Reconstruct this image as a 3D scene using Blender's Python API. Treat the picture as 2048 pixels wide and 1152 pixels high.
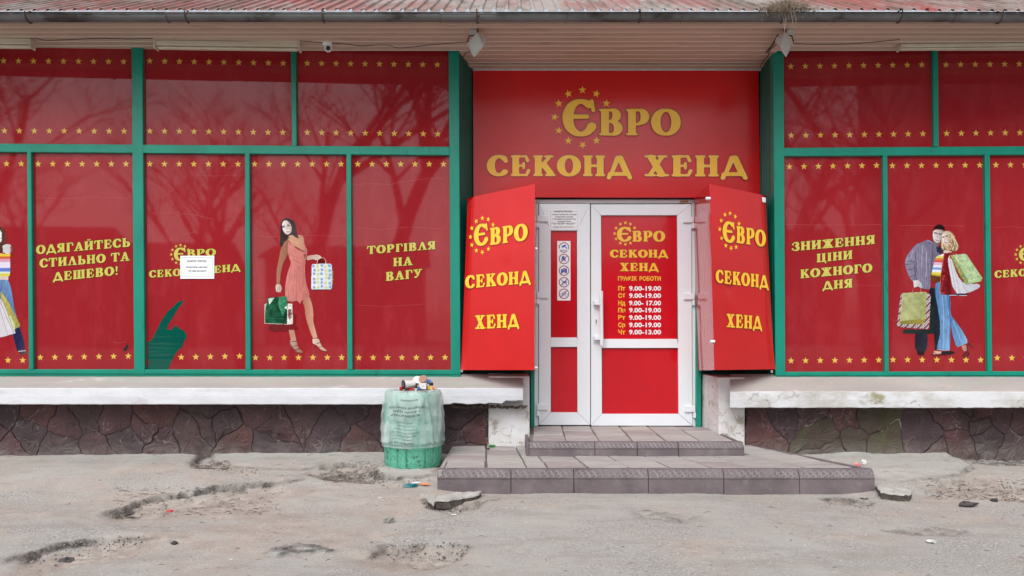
import bpy, math, random
import numpy as np
from mathutils import Vector
R = math.radians
random.seed(7)
for o in list(bpy.data.objects): bpy.data.objects.remove(o)
SC = bpy.context.scene
COL = SC.collection
# ------------------------------------------------------------------ camera
F = 1480.0; CX = 1024.0; CY = 650.0; EYE = 1.22
cam = bpy.data.cameras.new('camera'); co = bpy.data.objects.new('camera', cam); COL.objects.link(co)
co.location = (0, 0, EYE); co.rotation_euler = (R(90), 0, 0)
cam.sensor_width = 36; cam.lens = 36*F/2048; cam.shift_y = (CY-576)/2048; cam.clip_end = 2000; cam.clip_start = .05
SC.camera = co
# ------------------------------------------------------------------ light
w = bpy.data.worlds.new('World'); SC.world = w; w.use_nodes = True
nt = w.node_tree; nt.nodes.clear()
sky = nt.nodes.new('ShaderNodeTexSky'); sky.sky_type = 'NISHITA'; sky.sun_disc = False
SUN_EL, SUN_AZ = 50, 200
sky.sun_elevation = R(SUN_EL); sky.sun_rotation = R(SUN_AZ); sky.dust_density = 3.0; sky.air_density = 1.0
hs = nt.nodes.new('ShaderNodeHueSaturation'); hs.inputs['Saturation'].default_value = .28
bg = nt.nodes.new('ShaderNodeBackground'); bg.inputs['Strength'].default_value = .15
ow = nt.nodes.new('ShaderNodeOutputWorld')
nt.links.new(sky.outputs[0], hs.inputs['Color']); nt.links.new(hs.outputs[0], bg.inputs['Color']); nt.links.new(bg.outputs[0], ow.inputs['Surface'])
sl = bpy.data.lights.new('sun', 'SUN'); sl.energy = 1.35; sl.angle = R(40); sl.color = (1, .985, .97)
so = bpy.data.objects.new('sun', sl); COL.objects.link(so)
so.rotation_euler = Vector((math.sin(R(SUN_AZ))*math.cos(R(SUN_EL)), math.cos(R(SUN_AZ))*math.cos(R(SUN_EL)), math.sin(R(SUN_EL)))).to_track_quat('Z', 'Y').to_euler()
SC.view_settings.view_transform = 'Standard'; SC.view_settings.look = 'None'; SC.view_settings.gamma = 1
SC.view_settings.use_curve_mapping = False; SC.view_settings.exposure = 0.46

# ------------------------------------------------------------------ helpers
def s2l(c):
    return tuple(((v/255)/12.92 if v/255 <= .04045 else ((v/255+.055)/1.055)**2.4) for v in c)

def M(name, c, c2=None, rough=.6, scale=6, detail=5, bump=0, bscale=60, spec=.5, metal=0, dirt=None, stretch=(1, 1, 1), attr=False,
      crack=None, coat=0, bdist=.01, wav=0, rvar=0, foot=False):
    m = bpy.data.materials.new(name); m.use_nodes = True; t = m.node_tree; N = t.nodes; L = t.links
    b = N['Principled BSDF']; b.inputs['Roughness'].default_value = rough; b.inputs['Metallic'].default_value = metal
    b.inputs['Specular IOR Level'].default_value = spec
    if coat: b.inputs['Coat Weight'].default_value = coat; b.inputs['Coat Roughness'].default_value = .05
    g = N.new('ShaderNodeNewGeometry'); mp = N.new('ShaderNodeMapping'); mp.inputs['Scale'].default_value = stretch
    L.new(g.outputs['Position'], mp.inputs['Vector'])
    def noise(sc, det=5, rg=.55):
        n = N.new('ShaderNodeTexNoise'); n.inputs['Scale'].default_value = sc; n.inputs['Detail'].default_value = det
        n.inputs['Roughness'].default_value = rg; L.new(mp.outputs[0], n.inputs['Vector']); return n
    def ramp(src, a, bb):
        r = N.new('ShaderNodeMapRange'); r.inputs['From Min'].default_value = a; r.inputs['From Max'].default_value = bb
        L.new(src, r.inputs['Value']); return r.outputs[0]
    def mix(f, a, bb):
        x = N.new('ShaderNodeMix'); x.data_type = 'RGBA'
        if hasattr(f, 'links'): L.new(f, x.inputs[0])
        else: x.inputs[0].default_value = f
        for v, k in ((a, 6), (bb, 7)):
            if isinstance(v, tuple): x.inputs[k].default_value = (*v[:3], 1)
            else: L.new(v, x.inputs[k])
        return x.outputs[2]
    col = tuple(c)
    if attr:
        a = N.new('ShaderNodeAttribute'); a.attribute_name = 'paint'; col = a.outputs['Color']
    if c2:
        n = noise(scale, detail); col = mix(ramp(n.outputs['Fac'], .35, .65), col, tuple(c2))
    for d in (dirt or []):   # (colour, scale, lo, hi, amount)
        n = noise(d[1], 8, .68); f = ramp(n.outputs['Fac'], d[2], d[3])
        mm = N.new('ShaderNodeMath'); mm.operation = 'MULTIPLY'; mm.inputs[1].default_value = d[4]; L.new(f, mm.inputs[0])
        col = mix(mm.outputs[0], col, tuple(d[0]))
    if crack:   # (colour, scale, width)
        n = noise(crack[1]*1.5, 4); ad = N.new('ShaderNodeVectorMath'); ad.operation = 'MULTIPLY_ADD'
        L.new(n.outputs['Color'], ad.inputs[0]); ad.inputs[1].default_value = (.25, .25, .25); L.new(mp.outputs[0], ad.inputs[2])
        v = N.new('ShaderNodeTexVoronoi'); v.feature = 'DISTANCE_TO_EDGE'; v.inputs['Scale'].default_value = crack[1]; L.new(ad.outputs[0], v.inputs['Vector'])
        f = ramp(v.outputs['Distance'], crack[2], 0)
        n2 = noise(crack[1]*.6, 2); f2 = ramp(n2.outputs['Fac'], .45, .6)
        mm = N.new('ShaderNodeMath'); mm.operation = 'MULTIPLY'; L.new(f, mm.inputs[0]); L.new(f2, mm.inputs[1])
        col = mix(mm.outputs[0], col, tuple(crack[0]))
    if foot:    # soil splashed on the foot of the wall
        sx = N.new('ShaderNodeSeparateXYZ'); L.new(g.outputs['Position'], sx.inputs[0]); n = noise(7, 6)
        f = ramp(sx.outputs['Z'], .24, .12); f2 = ramp(n.outputs['Fac'], .3, .62); mm = N.new('ShaderNodeMath'); mm.operation = 'MULTIPLY'; L.new(f, mm.inputs[0]); L.new(f2, mm.inputs[1])
        m3 = N.new('ShaderNodeMath'); m3.operation = 'MULTIPLY'; m3.inputs[1].default_value = .5; L.new(mm.outputs[0], m3.inputs[0]); col = mix(m3.outputs[0], col, (.25, .225, .205))
    if isinstance(col, tuple): b.inputs['Base Color'].default_value = (*col, 1)
    else: L.new(col, b.inputs['Base Color'])
    if rvar:
        n = noise(9, 5); r = N.new('ShaderNodeMapRange'); r.inputs['To Min'].default_value = rough-rvar; r.inputs['To Max'].default_value = rough+rvar
        r.inputs['From Min'].default_value = .35; r.inputs['From Max'].default_value = .65
        L.new(n.outputs['Fac'], r.inputs['Value']); L.new(r.outputs[0], b.inputs['Roughness'])
    nrm = None
    if bump:
        n = noise(bscale, 6, .6); bp = N.new('ShaderNodeBump'); bp.inputs['Strength'].default_value = bump; bp.inputs['Distance'].default_value = bdist
        L.new(n.outputs['Fac'], bp.inputs['Height']); nrm = bp
    if wav:
        n = noise(2.3, 2); bp = N.new('ShaderNodeBump'); bp.inputs['Strength'].default_value = wav; bp.inputs['Distance'].default_value = .02
        L.new(n.outputs['Fac'], bp.inputs['Height'])
        if nrm: L.new(nrm.outputs[0], bp.inputs['Normal'])
        nrm = bp
    if nrm: L.new(nrm.outputs[0], b.inputs['Normal'])
    return m

def tag(o, label=None, cat=None, group=None, kind=None):
    if label: o['label'] = label
    if cat: o['category'] = cat
    if group: o['group'] = group
    if kind or cat: o['kind'] = kind or 'thing'
    return o
BASE = {}
def thing(name, loc, label, cat, group=None, kind=None):
    o = bpy.data.objects.new(name, None); COL.objects.link(o); o.location = loc; o.empty_display_size = .1
    BASE[o.name] = Vector(loc); return tag(o, label, cat, group, kind)

class MB:
    def __init__(s): s.v = []; s.f = []
    def add(s, v, f):
        k = len(s.v); s.v += [tuple(p) for p in v]; s.f += [tuple(i+k for i in q) for q in f]; return s
    def hexa(s, a, b):      # two quads of four corners each, joined
        return s.add(list(a)+list(b), [(0, 1, 2, 3), (7, 6, 5, 4), (1, 0, 4, 5), (2, 1, 5, 6), (3, 2, 6, 7), (0, 3, 7, 4)])
    def box(s, x0, x1, y0, y1, z0, z1):
        return s.hexa([(x0, y0, z0), (x1, y0, z0), (x1, y0, z1), (x0, y0, z1)], [(x0, y1, z0), (x1, y1, z0), (x1, y1, z1), (x0, y1, z1)])
    def tube(s, pts, r, n=6, cap=True):
        pts = [Vector(p) for p in pts]; rs = r if isinstance(r, (list, tuple)) else [r]*len(pts); k = len(s.v); up = None
        for i, p in enumerate(pts):
            d = (pts[min(i+1, len(pts)-1)]-pts[max(i-1, 0)])
            if d.length < 1e-9: d = Vector((0, 0, 1))
            d.normalize()
            if up is None: up = Vector((0, 0, 1)) if abs(d.z) < .9 else Vector((1, 0, 0))
            a = d.cross(up).normalized(); b = a.cross(d).normalized(); up = b
            for j in range(n):
                t = 2*math.pi*j/n; q = p+rs[i]*(math.cos(t)*a+math.sin(t)*b); s.v.append(tuple(q))
        for i in range(len(pts)-1):
            for j in range(n):
                s.f.append((k+i*n+j, k+i*n+(j+1) % n, k+(i+1)*n+(j+1) % n, k+(i+1)*n+j))
        if cap:
            s.f.append(tuple(k+j for j in range(n))[::-1]); e = k+(len(pts)-1)*n; s.f.append(tuple(e+j for j in range(n)))
        return s
    def lathe(s, prof, n=32, c=(0, 0, 0), fn=None):
        k = len(s.v)
        for (r, z) in prof:
            for j in range(n):
                t = 2*math.pi*j/n; rr = fn(r, z, t) if fn else r
                s.v.append((c[0]+rr*math.cos(t), c[1]+rr*math.sin(t), c[2]+z))
        for i in range(len(prof)-1):
            for j in range(n): s.f.append((k+i*n+j, k+i*n+(j+1) % n, k+(i+1)*n+(j+1) % n, k+(i+1)*n+j))
        return s
    def prism(s, poly, off):       # planar polygon, extruded by off
        off = Vector(off); n = len(poly); a = [Vector(p) for p in poly]; b = [p+off for p in a]
        return s.add(a+b, [tuple(range(n)), tuple(range(2*n-1, n-1, -1))]+[((i+1) % n, i, n+i, n+(i+1) % n) for i in range(n)])
    def build(s, name, mat, parent=None, bev=0, smooth=False, cols=None, seg=1):
        me = bpy.data.meshes.new(name); off = Vector((0, 0, 0)); p = parent
        while p is not None: off += Vector(p.location); p = p.parent
        v = np.array(s.v, dtype=float).reshape(-1, 3)-np.array(off)
        me.from_pydata(v.tolist(), [], s.f)
        if cols is not None:
            a = me.color_attributes.new('paint', 'FLOAT_COLOR', 'POINT'); a.data.foreach_set('color', np.array(cols, dtype=np.float32).ravel())
        me.materials.append(mat)
        if smooth: me.polygons.foreach_set('use_smooth', [True]*len(me.polygons))
        o = bpy.data.objects.new(name, me); COL.objects.link(o); o.parent = parent
        if bev:
            m = o.modifiers.new('bevel', 'BEVEL'); m.width = bev; m.segments = seg; m.limit_method = 'ANGLE'
        return o

class Plane:      # a vertical plane through two ground points
    def __init__(s, a, b):
        s.a = Vector((a[0], a[1], 0)); d = Vector((b[0]-a[0], b[1]-a[1], 0)).normalized(); s.n = Vector((d.y, -d.x, 0))
        if s.n.y > 0: s.n = -s.n
    def at(s, px, py, off=0.0):
        d = Vector(((px-CX)/F, 1, -(py-CY)/F)); o = Vector((0, 0, EYE))
        return o+d*((s.a+s.n*off-o).dot(s.n)/d.dot(s.n))
def wx(px, Y): return (px-CX)*Y/F
def H(px, py, z):
    Y = (EYE-z)*F/(py-CY); return Vector((wx(px, Y), Y, z))
PL = Plane((wx(0, 6.31), 6.31), (wx(918, 6.45), 6.45))
PR = Plane((wx(1545, 6.47), 6.47), (wx(2048, 6.41), 6.41))
PC = Plane((-1, 6.9), (1, 6.9)); PS = Plane((-1, 6.83), (1, 6.83))
BL = Plane((wx(921, 6.44), 6.44), (wx(1069, 6.05), 6.05)); BR = Plane((wx(1424, 6.05), 6.05), (wx(1550, 6.44), 6.44))

def slab(mb, P, q, off, depth):
    a = [P.at(x, y, off) for x, y in q]; b = [p-P.n*depth for p in a]; return mb.hexa(a[::-1], b[::-1])
def rq(x0, y0, x1, y1): return [(x0, y0), (x1, y0), (x1, y1), (x0, y1)]
def vn(x, y, seed=0):
    x = np.asarray(x, float); y = np.asarray(y, float); xi = np.floor(x).astype(np.int64); yi = np.floor(y).astype(np.int64); fx = x-xi; fy = y-yi
    fx = fx*fx*(3-2*fx); fy = fy*fy*(3-2*fy)
    def h(a, b):
        n = (a*374761393+b*668265263+seed*974634777) & 0x7fffffff; n = ((n ^ (n >> 13))*1274126177) & 0x7fffffff
        return ((n ^ (n >> 16)) & 0xffff)/65535.0
    return (h(xi, yi)*(1-fx)+h(xi+1, yi)*fx)*(1-fy)+(h(xi, yi+1)*(1-fx)+h(xi+1, yi+1)*fx)*fy
def fbm(x, y, o=4, seed=0):
    s = 0; a = .5
    for i in range(o): s = s+a*vn(x*2**i, y*2**i, seed+i*17); a *= .5
    return s/(1-.5**o)

# ------------------------------------------------------------------ materials
RED = s2l((154, 36, 43)); REDS = s2l((216, 26, 30)); GRN = s2l((0, 140, 118)); YEL = s2l((236, 184, 40)); WHT = (.80, .80, .82)
m_film = M('printed red film', RED, s2l((145, 33, 40)), rough=.03, spec=.36, scale=1.3, wav=.008, bump=.004, bscale=25, dirt=[(s2l((150, 45, 50)), 3, .55, .8, .3), (s2l((186, 84, 88)), 7, .50, .78, .22)], stretch=(1, 1, .35))
m_starf = M('yellow film print', s2l((216, 178, 82)), rough=.04, spec=.36, wav=.008)
m_letf = M('pale yellow film print', s2l((206, 196, 100)), s2l((196, 186, 90)), rough=.04, spec=.36, wav=.008, scale=20)
m_outf = M('olive print outline', s2l((70, 50, 12)), rough=.04, spec=.36, wav=.008)
m_pic = M('photo print', (1, 1, 1), attr=True, rough=.05, spec=.36, wav=.008)
m_sign = M('red sign sheet', REDS, s2l((206, 22, 28)), spec=.62, rough=.22, scale=1.5, wav=.05, rvar=.03)
m_board = M('red folded sheet', s2l((208, 26, 28)), s2l((198, 22, 25)), rough=.2, scale=1.5, wav=.16, rvar=.04)
m_bstrip = M('glossy red jamb sheet', s2l((200, 30, 40)), rough=.1, wav=.06)
m_gold = M('golden vinyl', s2l((255, 206, 62)), s2l((255, 198, 48)), rough=.3, scale=12)
m_goldl = M('light golden vinyl rim', s2l((252, 206, 110)), rough=.3)
m_goldo = M('brown letter outline', s2l((150, 48, 22)), rough=.3)
m_green = M('green gloss paint', GRN, s2l((0, 126, 106)), rough=.38, scale=4, bump=.15, bscale=18, dirt=[(s2l((20, 74, 58)), 9, .60, .70, .55), (s2l((90, 160, 140)), 24, .68, .73, .6)], stretch=(1, 1, .35))
m_clad = M('green ribbed metal', s2l((0, 92, 78)), s2l((0, 80, 68)), rough=.35, scale=3)
m_dark = M('dark gap', (.012, .010, .010), rough=.9)
m_white = M('whitewash', (.70, .715, .75), (.60, .62, .65), rough=.85, scale=5, bump=.3, bscale=22, dirt=[((.42, .39, .36), 7, .56, .70, .55), ((.09, .08, .08), 24, .66, .71, .75)], stretch=(.5, 1, 1.4))
m_whiteR = M('mossy cracked whitewash', (.70, .71, .74), (.60, .61, .62), rough=.85, scale=5, bump=.4, bscale=18,
             dirt=[((.46, .44, .40), 4, .46, .60, .8), ((.26, .23, .11), 5, .58, .66, .85), ((.09, .08, .06), 22, .68, .76, .8)], crack=((.14, .13, .12), 6, .022), stretch=(.6, 1, 1))
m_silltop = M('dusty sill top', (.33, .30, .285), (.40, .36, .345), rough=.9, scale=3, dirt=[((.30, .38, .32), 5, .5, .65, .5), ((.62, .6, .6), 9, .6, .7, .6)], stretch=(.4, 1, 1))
m_pier = M('peeling plaster', (.78, .78, .80), (.64, .63, .60), rough=.9, scale=6, bump=.8, bscale=12, dirt=[((.33, .29, .22), 6, .56, .64, .85), ((.07, .06, .05), 16, .64, .68, .85)], crack=((.2, .18, .16), 6, .02))
m_mortar = M('dark mortar', (.035, .026, .027), (.075, .055, .055), rough=.95, scale=9, bump=.8, bscale=25, dirt=[((.42, .36, .35), 6, .54, .62, .85)])
STN = [((.092, .044, .048), (.050, .026, .031)), ((.110, .047, .044), (.060, .027, .027)), ((.070, .042, .047), (.042, .027, .031)), ((.088, .050, .050), (.048, .030, .032))]
m_stones = [M('maroon stone %d' % i, a, b, rough=.72, scale=3.5, bump=1.0, bscale=9, bdist=.03, dirt=[((.24, .19, .19), 11, .60, .72, .5), ((.02, .016, .018), 5, .58, .72, .5)], crack=((.22, .17, .17), 5, .02), foot=True) for i, (a, b) in enumerate(STN)]
m_stoneM = M('mossy maroon stone', (.078, .056, .044), (.050, .040, .026), rough=.8, scale=7, bump=.7, bscale=14, bdist=.02, dirt=[((.075, .08, .03), 6, .50, .64, .7), ((.25, .2, .18), 14, .66, .72, .6)], foot=True)
m_soff = M('cream soffit paint', s2l((196, 176, 160)), s2l((182, 166, 150)), rough=.6, scale=2, dirt=[(s2l((110, 90, 72)), 5, .56, .74, .55)], stretch=(.3, 1, 1))
m_zinc = M('weathered zinc', (.17, .175, .18), (.09, .09, .092), rough=.6, scale=5, metal=.3, bump=.3, bscale=18, dirt=[((.035, .028, .022), 5, .52, .62, .8), ((.30, .30, .31), 12, .64, .72, .5)], stretch=(.5, 1, 1))
m_roof = M('faded red roof sheet', s2l((156, 90, 84)), s2l((140, 124, 118)), rough=.6, spec=.3, scale=.9, bump=.1, bscale=30, dirt=[(s2l((158, 152, 148)), 1.6, .46, .58, .85), (s2l((96, 88, 74)), 4, .48, .64, .75)], stretch=(1, .5, .5))
m_pvc = M('white pvc', (.80, .85, .89), (.77, .82, .86), rough=.32, scale=2, dirt=[((.5, .48, .45), 9, .66, .8, .3)])
m_doorred = M('red door panel', s2l((200, 16, 34)), s2l((190, 14, 30)), rough=.12, wav=.08, scale=1.5)
m_doory = M('door yellow vinyl', s2l((240, 190, 62)), rough=.15)
m_doorw = M('door white vinyl', (.85, .85, .87), rough=.2)
m_paper = M('white paper', (.86, .89, .92), rough=.6)
m_ink = M('grey ink', (.10, .10, .11), rough=.6)
m_kerb = M('purple grey kerb concrete', (.19, .155, .165), (.13, .105, .113), rough=.85, scale=5, bump=.4, bscale=40, dirt=[((.26, .24, .24), 6, .55, .7, .55), ((.04, .035, .04), 8, .60, .7, .6)])
m_relief = M('pale kerb relief', (.33, .31, .31), (.22, .20, .205), rough=.9, scale=6)  # paler than the kerb concrete, so the scroll ridges stand out
m_tiles = [M('paving tile %d' % i, a, b, rough=.85, scale=4, bump=.35, bscale=12, dirt=[((.50, .48, .45), 7, .5, .7, .5), ((.15, .13, .13), 13, .62, .74, .55)], stretch=(.6, 2.2, 1)) for i, (a, b) in enumerate([((.40, .385, .365), (.33, .315, .30)), ((.37, .35, .335), (.30, .285, .275)), ((.34, .295, .295), (.28, .25, .25))])]
m_joint = M('sandy joint', (.12, .105, .095), (.2, .18, .16), rough=.95, scale=12)
m_mint = M('mint painted concrete', s2l((98, 178, 152)), s2l((84, 164, 138)), rough=.75, scale=7, bump=.9, bscale=55, bdist=.012, dirt=[((.03, .04, .035), 34, .57, .61, .9), ((.42, .5, .45), 30, .66, .7, .6)])
m_black = M('black plastic', (.012, .012, .014), rough=.35)
m_greymet = M('grey painted metal', (.62, .62, .61), (.5, .5, .49), rough=.5, scale=10, dirt=[((.12, .08, .05), 16, .6, .7, .6)])
m_rust = M('rusty steel', (.06, .035, .025), (.10, .07, .05), rough=.8, scale=20)
m_cream = M('cream lamp housing', s2l((216, 212, 194)), s2l((202, 196, 178)), rough=.5, scale=4, dirt=[(s2l((130, 115, 95)), 12, .62, .75, .4)])
m_cable = M('grey cable', (.06, .055, .05), rough=.7)
m_bark = M('grey bark', (.05, .043, .038), (.03, .026, .023), rough=.95, scale=4)
m_darkgreen = M('dark green board', s2l((0, 84, 70)), s2l((4, 76, 66)), rough=.07, scale=5, wav=.1, stretch=(.3, 1, 6))
m_slabst = M('pale concrete fragment', (.36, .35, .32), (.28, .27, .25), rough=.95, scale=6, bump=.8, bscale=30)
m_darkst = M('dark stone', (.05, .045, .045), (.09, .08, .08), rough=.95, scale=20)

# ------------------------------------------------------------------ lettering by distance fields
def seg(x0, y0, x1, y1, r0, r1=None): return [('s', x0, y0, x1, y1, r0, r0 if r1 is None else r1)]
def arc(cx, cy, rx, ry, a0, a1, rf, n=18):
    out = []; P = []
    for i in range(n+1):
        a = R(a0+(a1-a0)*i/n); P.append((cx+rx*math.cos(a), cy+ry*math.sin(a), rf(math.degrees(a))))
    for p, q in zip(P, P[1:]): out += seg(p[0], p[1], q[0], q[1], p[2], q[2])
    return out
def glyph(ch, s, t):
    st = lambda x, y0=.03, y1=.97: [('b', x-s, y0, x+s, y1)]
    sf = lambda x, top, hw=.19: seg(x-hw+t, 1-t if top else t, x+hw-t, 1-t if top else t, t)
    full = lambda x: st(x)+sf(x, 1)+sf(x, 0)
    th = lambda a: t*1.15+(s*1.12-t*1.15)*abs(math.cos(R(a)))**1.3
    def bowl(x, cy, ry, w):
        r = lambda a: t+(s-t)*max(0, math.cos(R(a)))**1.2
        return arc(x, cy, w, ry, -90, 90, r, 12)
    if ch == 'І': return full(.2), .42
    if ch == 'Е': return full(.22)+seg(.2, 1-t, .60, 1-t, t)+seg(.62, .95, .68, .74, t, .07)+seg(.2, t, .62, t, t)+seg(.64, .05, .72, .27, t, .07)+seg(.3, .5, .52, .5, t)+seg(.53, .38, .53, .63, .05), .80
    if ch == 'Г': return full(.22)+seg(.2, 1-t, .58, 1-t, t)+seg(.61, .95, .66, .70, t, .07), .72
    if ch == 'В': return full(.22)+seg(.2, 1-t, .45, 1-t, t)+seg(.2, .52, .45, .52, t)+seg(.2, t, .47, t, t)+bowl(.42, .76, .24-t, .17)+bowl(.44, .27, .27-t, .20), .82
    if ch == 'Р': return full(.22)+seg(.2, 1-t, .45, 1-t, t)+seg(.2, .42, .45, .42, t)+bowl(.44, .71, .29-t, .19), .80
    if ch == 'Ь': return full(.22)+seg(.2, .56, .47, .56, t)+seg(.2, t, .47, t, t)+bowl(.46, .29, .29-t, .19), .80
    if ch == 'Я': return full(.58)+seg(.36, 1-t, .6, 1-t, t)+seg(.36, .46, .6, .46, t)+[('s', .8-a[1], a[2], .8-a[3], a[4], a[5], a[6]) for a in bowl(.44, .73, .27-t, .19)]+seg(.42, .44, .18, .1, s*.8)+seg(.06, t, .28, t, t), .80
    if ch == 'О': return arc(.46, .5, .46-s*1.12, .5-t*1.15, 0, 360, th, 32), .92
    if ch == 'С': return arc(.46, .5, .46-s*1.12, .5-t*1.15, 50, 318, th, 24)+seg(.70, .90, .73, .72, t, .085)+seg(.62, .92, .70, .86, t), .82
    if ch == 'Є': return arc(.46, .5, .46-s*1.12, .5-t*1.15, 52, 318, th, 24)+seg(.74, .97, .78, .70, t*.8, t*1.1)+seg(.66, .90, .74, .93, t)+seg(.74, .25, .74, .26, .115)+seg(.3, .53, .62, .53, t*1.3), .86
    if ch == 'Н': return full(.2)+full(.68)+seg(.2, .5, .68, .5, t*1.2), .88
    if ch == 'И': return full(.2)+full(.68)+seg(.24, .18, .64, .82, t*1.2), .88
    if ch == 'Й': return full(.2)+full(.68)+seg(.24, .18, .64, .82, t*1.2)+arc(.44, 1.22, .13, .10, 190, 350, lambda a: t*.8, 8), .88
    if ch == 'Ц': return full(.2)+full(.66)+seg(.2, t, .78, t, t)+seg(.82, .05, .84, -.16, t, .07), .92
    if ch == 'Ш': return full(.2)+full(.58)+full(.96)+seg(.2, t, .96, t, t), 1.16
    if ch == 'К': return full(.22)+seg(.32, .46, .62, .86, t*1.4)+seg(.5, 1-t, .76, 1-t, t)+seg(.44, .55, .70, .14, s*.95)+seg(.54, t, .84, t, t), .88
    if ch == 'Ж': return full(.5)+seg(.42, .52, .2, .84, t*1.5)+seg(.4, .5, .2, .14, s*.75)+seg(.58, .52, .8, .84, t*1.5)+seg(.6, .5, .8, .14, s*.75)+seg(.04, t, .28, t, t)+seg(.72, t, .96, t, t)+seg(.08, .9, .24, .92, t*1.3)+seg(.76, .92, .92, .9, t*1.3), 1.02
    if ch == 'Д': return seg(.40, .88, .18, .16, .10, .075)+seg(.50, .88, .76, .14, .12, s*.95)+seg(.12, .11, .80, .11, t*1.7)+seg(.11, .10, .07, -.07, .08, .085)+seg(.82, .10, .88, -.07, .08, .085), .94
    if ch == 'Х': return seg(.24, .9, .62, .1, s*1.0)+seg(.62, .9, .22, .1, t*1.5)+seg(.05, 1-t, .38, 1-t, t)+seg(.52, 1-t, .78, 1-t, t)+seg(.05, t, .36, t, t)+seg(.48, t, .84, t, t), .88
    if ch == 'А': return seg(.42, .9, .18, .1, t*1.4)+seg(.46, .88, .70, .12, s*.95)+seg(.26, .32, .6, .32, t)+seg(.03, t, .32, t, t)+seg(.52, t, .88, t, t), .90
    if ch == 'Л': return seg(.42, .9, .18, .1, t*1.4)+seg(.46, .88, .70, .12, s*.95)+seg(.03, t, .32, t, t)+seg(.52, t, .88, t, t), .90
    if ch == 'Т': return full(.42)+seg(.08, 1-t, .76, 1-t, t)+seg(.08, .95, .05, .72, t, .065)+seg(.76, .95, .79, .72, t, .065), .84
    if ch == 'У': return seg(.24, .88, .46, .38, s*.9)+seg(.66, .9, .42, .3, t*1.4)+seg(.42, .3, .3, .1, t*1.3)+seg(.2, .12, .2, .13, .1)+seg(.05, 1-t, .4, 1-t, t)+seg(.54, 1-t, .82, 1-t, t), .84
    if ch == 'З': return arc(.34, .75, .2, .25-t, 150, -80, lambda a: t+(s-t)*max(0, math.cos(R(a))), 14)+arc(.34, .27, .25, .27-t, 85, -155, lambda a: t+(s-t)*max(0, math.cos(R(a))), 14)+seg(.12, .74, .12, .75, .08)+seg(.1, .24, .1, .25, .09), .72
    if ch == '!': return seg(.16, .9, .16, .4, .10, .05)+seg(.16, .1, .16, .11, .10), .34
    return [], .38
GC = {}
def glyph_mesh(ch, s, t, grow):
    k = (ch, s, t, grow)
    if k in GC: return GC[k]
    prims, wd = glyph(ch, s, t)
    if not prims: GC[k] = ([], [], wd); return GC[k]
    g = 1/44; X = np.arange(-.22, wd+.26, g); Y = np.arange(-.26, 1.46, g); gx, gy = np.meshgrid(X, Y)
    D = np.full(gx.shape, 9.0)
    for p in prims:
        if p[0] == 's':
            _, x0, y0, x1, y1, r0, r1 = p; dx, dy = x1-x0, y1-y0; l2 = dx*dx+dy*dy+1e-9
            u = np.clip(((gx-x0)*dx+(gy-y0)*dy)/l2, 0, 1); d = np.hypot(gx-x0-u*dx, gy-y0-u*dy)-(r0+u*(r1-r0))
        else:
            _, x0, y0, x1, y1 = p; qx = np.abs(gx-(x0+x1)/2)-(x1-x0)/2; qy = np.abs(gy-(y0+y1)/2)-(y1-y0)/2
            d = np.hypot(np.maximum(qx, 0), np.maximum(qy, 0))+np.minimum(np.maximum(qx, qy), 0)
        kk = .035; hh = np.clip(.5+.5*(D-d)/kk, 0, 1); D = np.where(np.abs(D-d) < kk, D*(1-hh)+d*hh-kk*hh*(1-hh), np.minimum(D, d))
    D -= grow; V = []; Fc = []; ins = D < 0
    ny, nx = D.shape
    for j in range(ny-1):
        i = 0
        while i < nx-1:
            c = (ins[j, i], ins[j, i+1], ins[j+1, i+1], ins[j+1, i])
            if not any(c): i += 1; continue
            if all(c):
                e = i
                while e+1 < nx-1 and ins[j, e+1] and ins[j, e+2] and ins[j+1, e+1] and ins[j+1, e+2]: e += 1
                b = len(V); V += [(X[i], Y[j]), (X[e+1], Y[j]), (X[e+1], Y[j+1]), (X[i], Y[j+1])]; Fc.append((b, b+1, b+2, b+3)); i = e+1; continue
            pts = [(X[i], Y[j], D[j, i]), (X[i+1], Y[j], D[j, i+1]), (X[i+1], Y[j+1], D[j+1, i+1]), (X[i], Y[j+1], D[j+1, i])]; po = []
            for a, bq in zip(pts, pts[1:]+pts[:1]):
                if a[2] < 0: po.append((a[0], a[1]))
                if (a[2] < 0) != (bq[2] < 0):
                    u = a[2]/(a[2]-bq[2]); po.append((a[0]+(bq[0]-a[0])*u, a[1]+(bq[1]-a[1])*u))
            b = len(V); V += po; Fc.append(tuple(range(b, b+len(po)))); i += 1
    GC[k] = (V, Fc, wd); return GC[k]

def text(P, s, p0, p1, h, parent, name='lettering', style=(.13, .052), mats=None, off=.002, grow=.036, gap=.07, lab=None, inner=None, lean=0):
    """a line whose baseline runs from photo point p0 to p1, letters h tall"""
    mats = mats or (m_letf, m_outf); tot = sum(glyph_mesh(c, *style, 0)[2]+gap for c in s)-gap
    def place(gr, of):
        mb = MB(); x = 0
        for c in s:
            V, Fc, wd = glyph_mesh(c, *style, gr)
            if V:
                mb.add([P.at(p0[0]+(p1[0]-p0[0])*(x+vx)/tot+lean*vy*h, p0[1]+(p1[1]-p0[1])*(x+vx)/tot-vy*h, of) for vx, vy in V], Fc)
            x += wd+gap
        return mb
    o = place(grow, off).build(name+'_outline' if False else 'lettering_outline', mats[1], parent)
    q = place(0, off+.0012).build(name, mats[0], parent)
    if inner: place(-.035, off+.0024).build('lettering_fill', inner, parent)
    if lab: q['label'] = lab
    return q
def star_pts(cx, cy, r, rot=0, asp=1):
    return [(cx+asp*(r if k % 2 == 0 else r*.42)*math.sin(R(36*k+rot)), cy-(r if k % 2 == 0 else r*.42)*math.cos(R(36*k+rot))) for k in range(10)]
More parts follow.
